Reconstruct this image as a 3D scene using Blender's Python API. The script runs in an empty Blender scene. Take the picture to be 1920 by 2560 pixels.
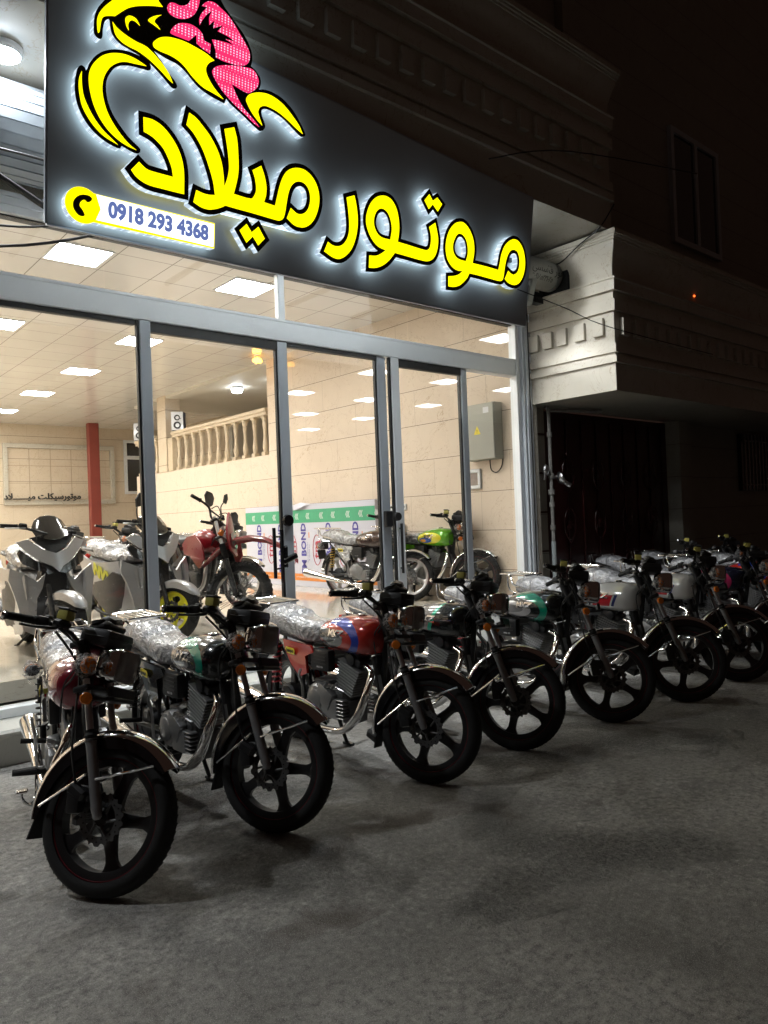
import bpy, bmesh, math, random
from mathutils import Vector, Matrix, Euler, noise
from mathutils.geometry import tessellate_polygon
R_=math.radians; PI=math.pi
random.seed(7)
sc=bpy.context.scene
col=sc.collection
# ---------------------------------------------------------------- camera
cam_d=bpy.data.cameras.new('camera'); cam=bpy.data.objects.new('camera',cam_d); col.objects.link(cam)
cam_d.sensor_fit='VERTICAL'; cam_d.sensor_height=36; cam_d.lens=1863.31/2560*36
cam_d.clip_start=0.05; cam_d.clip_end=500
cam.matrix_world=Matrix(((0.756998,0.022780,-0.653020,0),(-0.652299,-0.032107,-0.757282,0),(-0.038217,0.999225,-0.009445,1.5),(0,0,0,1)))
sc.camera=cam
# ---------------------------------------------------------------- night sky
w=bpy.data.worlds.new('World'); sc.world=w; w.use_nodes=True
bg=w.node_tree.nodes['Background']; bg.inputs[0].default_value=(1.0,0.55,0.40,1); bg.inputs[1].default_value=0.011
sc.view_settings.view_transform='Standard'; sc.view_settings.look='None'; sc.view_settings.exposure=0.4; sc.view_settings.gamma=1
# ---------------------------------------------------------------- node helpers
MATS={}
class NT:
    def __init__(s,name):
        s.m=bpy.data.materials.new(name); s.m.use_nodes=True; s.t=s.m.node_tree; s.n=s.t.nodes
        for x in list(s.n): s.n.remove(x)
        s.out=s.N('ShaderNodeOutputMaterial')
    def N(s,t,**k):
        x=s.n.new(t)
        for a,b in k.items(): setattr(x,a,b)
        return x
    def L(s,a,b): s.t.links.new(a,b)
    def coord(s,sc_=(1,1,1),kind='Object',rot=(0,0,0)):
        c=s.N('ShaderNodeTexCoord'); m=s.N('ShaderNodeMapping'); m.inputs['Scale'].default_value=sc_; m.inputs['Rotation'].default_value=rot
        s.L(c.outputs[kind],m.inputs[0]); return m.outputs[0]
    def world(s,sc_=(1,1,1)):
        g=s.N('ShaderNodeNewGeometry'); m=s.N('ShaderNodeMapping'); m.inputs['Scale'].default_value=sc_
        s.L(g.outputs['Position'],m.inputs[0]); return m.outputs[0]
    def noise(s,v,scale,det=4,rough=.55,dist=0):
        x=s.N('ShaderNodeTexNoise'); x.inputs['Scale'].default_value=scale; x.inputs['Detail'].default_value=det; x.inputs['Roughness'].default_value=rough; x.inputs['Distortion'].default_value=dist
        s.L(v,x.inputs['Vector']); return x.outputs['Fac']
    def ramp(s,f,stops):
        r=s.N('ShaderNodeValToRGB'); e=r.color_ramp.elements
        while len(e)<len(stops): e.new(.5)
        for i,(p,c) in enumerate(stops):
            e[i].position=p; e[i].color=(*c,1) if len(c)==3 else c
        s.L(f,r.inputs[0]); return r.outputs[0]
    def mix(s,f,a,b,mode='MIX'):
        x=s.N('ShaderNodeMix',data_type='RGBA',blend_type=mode)
        for i,v in ((0,f),(6,a),(7,b)):
            if hasattr(v,'default_value'): s.L(v,x.inputs[i])
            elif i==0: x.inputs[0].default_value=v
            else: x.inputs[i].default_value=(*v,1)
        return x.outputs[2]
    def math(s,op,a,b=0,c=0):
        x=s.N('ShaderNodeMath',operation=op)
        for i,v in enumerate((a,b,c)):
            if hasattr(v,'default_value'): s.L(v,x.inputs[i])
            else: x.inputs[i].default_value=v
        return x.outputs[0]
    def xyz(s,v):
        x=s.N('ShaderNodeSeparateXYZ'); s.L(v,x.inputs[0]); return x.outputs
    def bump(s,h,st=.3,d=.01):
        b=s.N('ShaderNodeBump'); b.inputs['Strength'].default_value=st; b.inputs['Distance'].default_value=d; s.L(h,b.inputs['Height']); return b.outputs[0]
    def bsdf(s,colr,rough=.5,metal=0,spec=.5,coat=0,bump=None,emis=None,es=0,trans=0,alpha=None):
        b=s.N('ShaderNodeBsdfPrincipled')
        def put(k,v):
            if hasattr(v,'default_value'): s.L(v,b.inputs[k])
            elif k in('Base Color','Emission Color'): b.inputs[k].default_value=(*v,1)
            else: b.inputs[k].default_value=v
        put('Base Color',colr); put('Roughness',rough); put('Metallic',metal); put('Specular IOR Level',spec); put('Coat Weight',coat)
        if coat: b.inputs['Coat Roughness'].default_value=.06
        if bump is not None: s.L(bump,b.inputs['Normal'])
        if emis is not None: put('Emission Color',emis); put('Emission Strength',es)
        if trans: put('Transmission Weight',trans)
        if alpha is not None: put('Alpha',alpha)
        s.L(b.outputs[0],s.out.inputs[0]); return b
def M(name):
    return MATS[name]
def simple(name,c,rough=.5,metal=0,spec=.5,coat=0,var=.15,vs=8,bs=0,bscale=60):
    t=NT(name); v=t.coord(); n=t.noise(v,vs,3)
    cc=t.mix(t.math('MULTIPLY',n,1.0),tuple(x*(1-var) for x in c),tuple(min(1,x*(1+var)) for x in c))
    n2=t.noise(v,vs*2.3,3)
    rr=t.math('MULTIPLY_ADD',n2,.22*rough+.03,rough*.87)
    b=None
    if bs: b=t.bump(t.noise(v,bscale,3),bs,.004)
    t.bsdf(cc,rr,metal,spec,coat,b); MATS[name]=t.m; return t.m
def emit(name,c,s):
    t=NT(name); e=t.N('ShaderNodeEmission'); e.inputs[0].default_value=(*c,1); e.inputs[1].default_value=s; t.L(e.outputs[0],t.out.inputs[0]); MATS[name]=t.m; return t.m
simple('chrome',(.82,.82,.83),.07,1,var=.04,bs=.03,bscale=14)
simple('chrome_dull',(.55,.55,.56),.28,1,var=.1)
simple('black_plastic',(.016,.016,.017),.42,var=.3,bs=.15,bscale=120)
simple('black_gloss',(.008,.008,.009),.12,coat=.6,var=.2)
simple('black_metal',(.02,.02,.021),.35,.3,var=.3)
simple('rubber',(.018,.018,.018),.75,spec=.3,var=.3,bs=.3,bscale=90)
simple('rim_black',(.012,.012,.013),.3,coat=.4,var=.2)
simple('rim_silver',(.5,.5,.5),.3,.9,var=.1)
simple('rim_yellow',(.75,.72,.02),.35,var=.1)
simple('rim_line',(.16,.012,.02),.4)
simple('alloy',(.32,.32,.32),.42,.85,var=.2,bs=.2,bscale=50)
simple('alloy_dark',(.12,.12,.12),.45,.8,var=.25,bs=.2,bscale=50)
simple('engine_black',(.03,.03,.032),.5,.4,var=.3,bs=.2)
simple('fin_metal',(.26,.26,.26),.35,.6,var=.1); simple('fork_grey',(.28,.28,.285),.38,.6,var=.15)
simple('rust',(.16,.06,.03),.8,var=.5,vs=25,bs=.4,bscale=40)
simple('pipe_paint',(.22,.21,.19),.7,var=.4,vs=18,bs=.3)
simple('pipe_grey',(.33,.36,.36),.6,var=.2,bs=.1)
simple('amber',(.75,.20,.02),.18,coat=.5,var=.1)
simple('red_lens',(.5,.02,.015),.15,coat=.5)
simple('lens_dark',(.20,.17,.16),.08,spec=.8,coat=1,var=.5,vs=16)
simple('white_paint',(.7,.7,.69),.22,coat=.6,var=.04)
simple('silver_paint',(.42,.42,.43),.28,.6,coat=.6,var=.06)
simple('silver_scooter',(.46,.46,.47),.32,.45,coat=.6,var=.01); simple('scooter_lens',(.02,.02,.022),.08,coat=1)
simple('red_paint',(.42,.018,.012),.2,coat=.8,var=.06)
simple('dirt_red',(.24,.008,.016),.28,coat=.5,var=.1)
simple('coil_red',(.38,.01,.02),.35,var=.1)
simple('coil_gold',(.45,.28,.03),.35,.6,var=.1)
simple('badge_yellow',(.75,.6,.03),.4,var=.05)
simple('reservoir',(.42,.38,.10),.25,coat=.3,var=.1)
simple('seat_dark',(.05,.05,.055),.5,bs=.1)
simple('text_white',(.75,.75,.75),.4)
simple('text_black',(.01,.01,.01),.4)
simple('alu',(.82,.86,.89),.42,.25,var=.04,vs=3)
simple('alu_dark',(.48,.53,.58),.42,.3,var=.08,vs=3)
simple('seal_black',(.01,.01,.01),.5)
simple('white_plastic',(.7,.72,.74),.35)
simple('grey_box',(.36,.36,.31),.4,var=.05,vs=3)
simple('red_steel',(.25,.05,.035),.5,var=.15,vs=5)
simple('door_maroon',(.035,.006,.006),.3,var=.3,coat=.3)
simple('cable',(.012,.012,.012),.6)
simple('slat',(.30,.34,.38),.45,.55,var=.08,vs=4)
simple('drum_metal',(.3,.31,.29),.42,.6,var=.15,vs=10,bs=.15,bscale=30)
simple('tm_blue',(.06,.05,.30),.5); simple('tm_red',(.45,.03,.06),.5); simple('tm_green',(.06,.36,.19),.45); simple('tm_orange',(.72,.24,.04),.45)
simple('board_white',(.58,.58,.66),.4,var=.03,vs=3)
simple('brown_wood',(.05,.02,.012),.45)
simple('speaker_blue',(.02,.025,.05),.4)
simple('teal',(.02,.4,.4),.4)
simple('window_dark',(.01,.012,.013),.08,coat=.5)
simple('phone_dark',(.035,.03,.012),.5)
emit('digit_blue',(.10,.14,.34),1)
simple('glow_plug',(.8,.8,.8),.4)
simple('joint_line',(.36,.27,.18),.5); simple('balustrade',(.58,.47,.33),.45,var=.12,vs=12,bs=.1,bscale=30)
emit('panel_light',(1,.975,.925),60); emit('round_led',(.93,.97,1),760); emit('dome_led',(.9,.95,1),40)
emit('round_led_soft',(.93,.97,1),250); emit('letter_back',(.62,.84,.98),1.7); emit('orange_lamp',(1,.45,.05),9); emit('tiny_red',(1,.12,.02),3); emit('pill_white',(.9,.95,1),1.6)
# backlit acrylic letter faces
def face_mat(name,c,st,mesh=False):
    t=NT(name); v=t.coord(); e=t.N('ShaderNodeEmission')
    n=t.noise(v,9,2); f=t.math('MULTIPLY_ADD',n,.5,.75)
    colr=c
    if mesh:
        a=t.coord((62,62,62),rot=(0,0,R_(45))); vo=t.N('ShaderNodeTexVoronoi'); vo.inputs['Randomness'].default_value=0; vo.inputs['Scale'].default_value=1; t.L(a,vo.inputs['Vector'])
        k=t.math('LESS_THAN',vo.outputs['Distance'],.33); colr=t.mix(k,c,(1,.55,.75))
        t.L(colr,e.inputs[0])
    else: e.inputs[0].default_value=(*c,1)
    t.L(t.math('MULTIPLY',f,st),e.inputs[1])
    g=t.N('ShaderNodeBsdfGlossy'); g.inputs[1].default_value=.15; g.inputs[0].default_value=(.04,.04,.04,1)
    ad=t.N('ShaderNodeAddShader'); t.L(e.outputs[0],ad.inputs[0]); t.L(g.outputs[0],ad.inputs[1]); t.L(ad.outputs[0],t.out.inputs[0]); MATS[name]=t.m
face_mat('face_yellow',(1,.86,.0),1.25); face_mat('face_red',(.85,.03,.14),1.0,True)
# clear ribbed acrylic edge with LEDs behind it
t=NT('letter_edge'); g=t.N('ShaderNodeTexCoord'); x=t.xyz(g.outputs['UV'])
st=t.math('SINE',t.math('MULTIPLY',x[0],760)); 
led=t.math('SINE',t.math('MULTIPLY',x[0],130)); n=t.noise(t.coord(),14,2)
s1=t.math('MULTIPLY_ADD',st,.22,.9); s2=t.math('MULTIPLY_ADD',t.math('POWER',t.math('MAXIMUM',led,0),3),.45,t.math('MULTIPLY_ADD',n,.9,.3))
e=t.N('ShaderNodeEmission'); t.L(t.mix(n,(.48,.70,1),(.92,1,.98)),e.inputs[0]); t.L(t.math('MULTIPLY',t.math('MULTIPLY',s1,s2),.95),e.inputs[1]); t.L(e.outputs[0],t.out.inputs[0]); MATS['letter_edge']=t.m
simple('letter_black',(.012,.011,.008),.25,coat=.4)
# sign sheet
t=NT('sign_panel'); v=t.coord(); t.bsdf(t.mix(t.noise(v,1.5,2),(.42,.43,.43),(.50,.505,.49)),.5,.05,.4,bump=t.bump(t.noise(v,2.2,2),.05,.05)); MATS['sign_panel']=t.m
# marble
def marble(name,c0,c1,vein,rough=.12,joint=None,jz0=0,veins=.5,wd=None):
    t=NT(name); v=t.world()
    n=t.noise(v,.9,5,.6,.6); n2=t.noise(v,5,4,.6)
    base=t.mix(n,c0,c1); base=t.mix(t.math('MULTIPLY',n2,.35),base,tuple(x*.8 for x in c0))
    # thin cracks: zero crossing of distorted noise
    for sc_,wd_ in ((.8,.0022),(1.9,.003)):
        d=t.noise(v,sc_,6,.62,1.2)
        k=t.math('ABSOLUTE',t.math('SUBTRACT',d,.5)); k=t.math('LESS_THAN',k,wd_)
        base=t.mix(t.math('MULTIPLY',k,veins),base,vein)
    if joint:
        z=t.xyz(v); 
        zz=t.math('FRACT',t.math('DIVIDE',t.math('SUBTRACT',z[2],jz0),joint)); k=t.math('LESS_THAN',zz,.012)
        base=t.mix(k,base,(.06,.05,.04))
        row=t.math('FLOOR',t.math('DIVIDE',t.math('SUBTRACT',z[2],jz0),joint))
        hs=t.math('FRACT',t.math('MULTIPLY',row,.37))
        if wd:
            aa=t.math('ADD',z[0],z[1]); q=t.math('ADD',t.math('DIVIDE',aa,wd),hs)
            k2=t.math('LESS_THAN',t.math('FRACT',q),.004); base=t.mix(t.math('MULTIPLY',k2,.6),base,(.25,.2,.14))
            cell=t.N('ShaderNodeTexWhiteNoise',noise_dimensions='2D'); cx=t.N('ShaderNodeCombineXYZ'); t.L(t.math('FLOOR',q),cx.inputs[0]); t.L(row,cx.inputs[1]); t.L(cx.outputs[0],cell.inputs[0])
            base=t.mix(t.math('MULTIPLY',cell.outputs[0],.12),base,tuple(x*.75 for x in c1))
    t.bsdf(base,t.math('MULTIPLY_ADD',n2,.6*rough,rough*.8),0,.5,0); MATS[name]=t.m
marble('marble_wall',(.69,.575,.46),(.80,.695,.575),(.36,.24,.14),.012,.484,1.31-.484*2,.40,1.3)
marble('marble_back',(.62,.51,.38),(.72,.61,.47),(.3,.2,.12),.2,.6,.45,.35,.75)
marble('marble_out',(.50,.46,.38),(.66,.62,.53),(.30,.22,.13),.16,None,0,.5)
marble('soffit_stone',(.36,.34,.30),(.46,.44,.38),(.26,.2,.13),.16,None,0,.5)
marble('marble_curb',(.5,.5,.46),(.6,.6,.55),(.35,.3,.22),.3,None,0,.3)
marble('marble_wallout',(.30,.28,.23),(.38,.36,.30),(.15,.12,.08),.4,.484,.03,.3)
marble('marble_floor',(.64,.59,.50),(.76,.71,.62),(.35,.25,.16),.08,None,0,.35)
# ceiling tiles: glossy PVC squares in a grid
t=NT('ceiling_tiles'); v=t.world(); z=t.xyz(v)
k=None
for ax,off in ((0,2.43),(1,7.585)):
    fr=t.math('FRACT',t.math('DIVIDE',t.math('SUBTRACT',z[ax],off),.6)); q=t.math('LESS_THAN',fr,.018)
    k=q if k is None else t.math('MAXIMUM',k,q)
b=t.mix(t.noise(v,1.2,3),(.64,.61,.56),(.72,.69,.64))
t.bsdf(t.mix(k,b,(.25,.22,.19)),t.math('MULTIPLY_ADD',t.noise(v,3,2),.06,.13),0,.45); MATS['ceiling_tiles']=t.m
t=NT('mezz_plaster'); v=t.world(); t.bsdf(t.mix(t.noise(v,2,3),(.6,.56,.48),(.68,.64,.56)),.6); MATS['mezz_plaster']=t.m
# yard concrete
t=NT('concrete_yard'); v=t.world()
n1=t.noise(v,.55,6,.6,.3); n2=t.noise(v,2.3,6,.65); n3=t.noise(v,14,5,.7); n4=t.noise(v,70,4,.7); n5=t.noise(v,260,2,.6)
c=t.ramp(n1,[(.3,(.33,.318,.29)),(.5,(.44,.425,.39)),(.72,(.53,.51,.465))])
c=t.mix(t.ramp(n2,[(.38,(1,1,1)),(.5,(0,0,0))]),c,(.27,.262,.245)); 
c=t.mix(t.math('MULTIPLY',n3,.45),c,(.25,.242,.225)); c=t.mix(t.ramp(n4,[(.55,(0,0,0)),(.75,(.5,.5,.5))]),c,(.36,.34,.31))
c=t.mix(t.ramp(n4,[(.30,(.8,.8,.8)),(.40,(0,0,0))]),c,(.12,.115,.11)); n6=t.noise(v,30,5,.75); c=t.mix(t.ramp(n6,[(.38,(.9,.9,.9)),(.50,(0,0,0))]),c,(.17,.165,.155)); c=t.mix(t.ramp(n6,[(.54,(0,0,0)),(.66,(.7,.7,.7))]),c,(.68,.66,.61))
# stains
s_=t.noise(v,1.1,5,.7,1.5); c=t.mix(t.ramp(s_,[(.62,(0,0,0)),(.72,(.6,.6,.6))]),c,(.10,.09,.08))
# rough worn patches where the surface has broken up
rp=t.ramp(t.noise(v,.8,4,.6,.4),[(.52,(0,0,0)),(.64,(1,1,1))])
pit_shade=t.math('MULTIPLY',t.math('LESS_THAN',t.noise(v,48,4,.65),.45),rp); c=t.mix(t.math('MULTIPLY',pit_shade,.85),c,(.10,.095,.09))  # pits darkened in the colour, standing in for the shade inside them
blot=t.noise(v,.35,4,.55,.8); c=t.mix(t.ramp(blot,[(.40,(.55,.55,.55)),(.55,(0,0,0))]),c,(.20,.192,.178))
oil=t.noise(v,2.0,3,.5,.6); oy=t.xyz(v); om=t.math('MULTIPLY',t.math('GREATER_THAN',oy[1],2.2),t.math('LESS_THAN',oy[1],5.2)); c=t.mix(t.math('MULTIPLY',t.ramp(oil,[(.57,(0,0,0)),(.68,(.8,.8,.8))]),om),c,(.11,.09,.075))
h=t.math('ADD',t.math('MULTIPLY',n3,.6),t.math('MULTIPLY',n4,t.math('MULTIPLY_ADD',rp,2.2,.3)))
h=t.math('ADD',h,t.math('MULTIPLY',n5,.16)); c=t.mix(t.ramp(n5,[(.55,(0,0,0)),(.68,(.9,.9,.9))]),c,(.62,.6,.57)); c=t.mix(t.ramp(n5,[(.27,(.6,.6,.6)),(.40,(0,0,0))]),c,(.09,.088,.083))
# cracks
vo=t.N('ShaderNodeTexVoronoi',feature='DISTANCE_TO_EDGE'); vo.inputs['Scale'].default_value=.42
mp=t.N('ShaderNodeVectorMath',operation='ADD'); nz=t.N('ShaderNodeTexNoise'); nz.inputs['Scale'].default_value=1.6; nz.inputs['Detail'].default_value=5; t.L(v,nz.inputs[0])
sm=t.N('ShaderNodeVectorMath',operation='SCALE'); sm.inputs['Scale'].default_value=.7; t.L(nz.outputs['Color'],sm.inputs[0]); t.L(v,mp.inputs[0]); t.L(sm.outputs[0],mp.inputs[1]); t.L(mp.outputs[0],vo.inputs['Vector'])
ck=t.math('MULTIPLY',t.math('LESS_THAN',vo.outputs['Distance'],.002),t.math('GREATER_THAN',n2,.53))
c=t.mix(t.math('MULTIPLY',ck,.0),c,(.04,.038,.035))
h=t.math('SUBTRACT',h,t.math('MULTIPLY',ck,.0))
t.bsdf(c,t.math('MULTIPLY_ADD',n3,.2,.72),0,.3,bump=t.bump(h,1.0,.03)); MATS['concrete_yard']=t.m
# glass pane: clear sheet that reflects weakly
t=NT('pane_glass'); tr=t.N('ShaderNodeBsdfTransparent'); tr.inputs[0].default_value=(.93,.95,.94,1); gl=t.N('ShaderNodeBsdfGlossy'); gl.inputs[1].default_value=.012
ge=t.N('ShaderNodeNewGeometry'); dt=t.N('ShaderNodeVectorMath',operation='DOT_PRODUCT'); t.L(ge.outputs['Normal'],dt.inputs[0]); t.L(ge.outputs['Incoming'],dt.inputs[1])
frs=t.math('MULTIPLY_ADD',t.math('POWER',t.math('SUBTRACT',1,t.math('ABSOLUTE',dt.outputs['Value'])),5),.9,.07); mx=t.N('ShaderNodeMixShader')
v=t.coord(); sm=t.ramp(t.noise(v,2.2,5,.7,.6),[(.55,(0,0,0)),(.8,(.035,.035,.035))])
t.L(t.math('ADD',frs,sm),mx.inputs[0]); t.L(tr.outputs[0],mx.inputs[1]); t.L(gl.outputs[0],mx.inputs[2]); t.L(mx.outputs[0],t.out.inputs[0]); MATS['pane_glass']=t.m
# shipping film on seats: crumpled glossy clear film over dark vinyl
def film(name,c0,c1,bs=1.0):
    t=NT(name); v=t.coord((1,1,1)); 
    a=t.noise(v,6.5,3,.5,1.3); r=t.math('SUBTRACT',1,t.math('ABSOLUTE',t.math('MULTIPLY_ADD',a,2,-1)))
    b=t.noise(t.coord((1,2.2,1.5)),17,3,.5,.8); r2=t.math('SUBTRACT',1,t.math('ABSOLUTE',t.math('MULTIPLY_ADD',b,2,-1)))
    h=t.math('ADD',t.math('MULTIPLY',t.math('POWER',r,3),1.0),t.math('MULTIPLY',t.math('POWER',r2,3),.5))
    colr=t.mix(t.math('POWER',r,8),c0,c1)  # crease ridges lightened in the colour to emulate highlights
    t.bsdf(colr,.26,.1,.7,.6,bump=t.bump(h,bs,.02)); MATS[name]=t.m
film('seat_film',(.21,.21,.215),(.5,.5,.51),.6); film('clear_film',(.3,.3,.3),(.7,.7,.7))
t=NT('wrap_film'); tr=t.N('ShaderNodeBsdfTransparent'); tr.inputs[0].default_value=(.97,.97,.97,1)
v=t.coord(); a=t.noise(v,30,4,.6,1.2); r=t.math('SUBTRACT',1,t.math('ABSOLUTE',t.math('MULTIPLY_ADD',a,2,-1)))
pb=t.N('ShaderNodeBsdfPrincipled'); pb.inputs['Base Color'].default_value=(.7,.7,.7,1); pb.inputs['Roughness'].default_value=.12; pb.inputs['Specular IOR Level'].default_value=1
t.L(t.bump(t.math('POWER',r,3),1,.02),pb.inputs['Normal']); mx=t.N('ShaderNodeMixShader'); t.L(t.ramp(r,[(.80,(.08,.08,.08)),(.97,(.6,.6,.6))]),mx.inputs[0]); t.L(tr.outputs[0],mx.inputs[1]); t.L(pb.outputs[0],mx.inputs[2]); t.L(mx.outputs[0],t.out.inputs[0]); MATS['wrap_film']=t.m
# tanks: base colour plus side graphic, laid out in the tank's own coordinates
def tank_mat(name,base,kind,gcol=(.19,.19,.2),acc=(0,.2,.13),metal=.2):
    t=NT(name); c=t.N('ShaderNodeTexCoord'); z=t.xyz(c.outputs['Object']); X,Y,Z=z
    def ell(x0,z0,a,b):
        dx=t.math('DIVIDE',t.math('SUBTRACT',X,x0),a); dz=t.math('DIVIDE',t.math('SUBTRACT',Z,z0),b)
        return t.math('LESS_THAN',t.math('ADD',t.math('MULTIPLY',dx,dx),t.math('MULTIPLY',dz,dz)),1)
    colr=None
    if kind=='swoosh':
        b1=ell(.605,.775,.205,.118); in1=ell(.535,.765,.215,.088)
        cres=t.math('MULTIPLY',b1,t.math('SUBTRACT',1,in1)); cres=t.math('MULTIPLY',cres,t.math('GREATER_THAN',X,.50))
        colr=t.mix(cres,base,acc)
        g1=ell(.48,.765,.185,.062); colr=t.mix(g1,colr,gcol); g2=ell(.46,.768,.13,.03); colr=t.mix(g2,colr,tuple(x*.45 for x in gcol))
    elif kind=='slash':
        s=t.math('ADD',X,t.math('MULTIPLY',Z,-.45)); 
        g=t.math('LESS_THAN',s,.27); a=t.math('MULTIPLY',t.math('LESS_THAN',s,.305),t.math('SUBTRACT',1,g))
        lo=t.math('GREATER_THAN',Z,.722); 
        colr=t.mix(t.math('MULTIPLY',g,lo),base,gcol); colr=t.mix(t.math('MULTIPLY',a,lo),colr,acc)
        d=ell(.42,.78,.1,.045); colr=t.mix(d,colr,tuple(x*.3 for x in gcol))
    elif kind=='white':
        s=t.math('ADD',X,t.math('MULTIPLY',Z,-.45)); 
        def band(a,b): return t.math('MULTIPLY',t.math('GREATER_THAN',s,a),t.math('LESS_THAN',s,b))
        vm=t.math('MULTIPLY',t.math('GREATER_THAN',Z,.715),t.math('LESS_THAN',Z,.81))
        colr=t.mix(t.math('MULTIPLY',band(.20,.36),vm),base,(.55,.02,.03)); colr=t.mix(t.math('MULTIPLY',band(.375,.40),vm),colr,(.03,.04,.16)); colr=t.mix(t.math('MULTIPLY',band(.165,.18),vm),colr,(.03,.03,.1))
    elif kind=='green':
        b1=ell(.60,.78,.20,.075); colr=t.mix(b1,base,(.62,.6,.02)); b2=ell(.54,.755,.11,.036); colr=t.mix(b2,colr,(.05,.12,.4)); b3=ell(.5,.75,.05,.02); colr=t.mix(b3,colr,(.7,.3,.02))
    elif kind=='maroon':
        b=t.math('LESS_THAN',X,.395); colr=t.mix(b,base,(.25,.24,.05)); b=t.math('LESS_THAN',X,.375); colr=t.mix(b,colr,(.2,.2,.2))
    else: colr=t.mix(.0,base,base)
    t.bsdf(colr,.2,metal,.5,.9); MATS[name]=t.m
tank_mat('tank_maroon',(.17,.008,.02),'maroon'); tank_mat('tank_blackgreen',(.006,.008,.008),'swoosh'); tank_mat('tank_red',(.40,.022,.015),'swoosh',(.16,.16,.16),(.02,.05,.36))
tank_mat('tank_slash',(.006,.008,.008),'slash',(.15,.145,.14),(0,.3,.18)); tank_mat('tank_silvergreen',(.01,.012,.012),'swoosh',(.36,.36,.37),(0,.24,.15)); tank_mat('tank_white',(.62,.62,.61),'white')
tank_mat('tank_green',(.1,.36,.01),'green'); tank_mat('tank_brown',(.03,.012,.01),'plain'); tank_mat('tank_blue',(.01,.012,.03),'swoosh',(.2,.2,.2),(.4,.02,.1)); tank_mat('tank_black',(.008,.008,.008),'plain')
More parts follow.
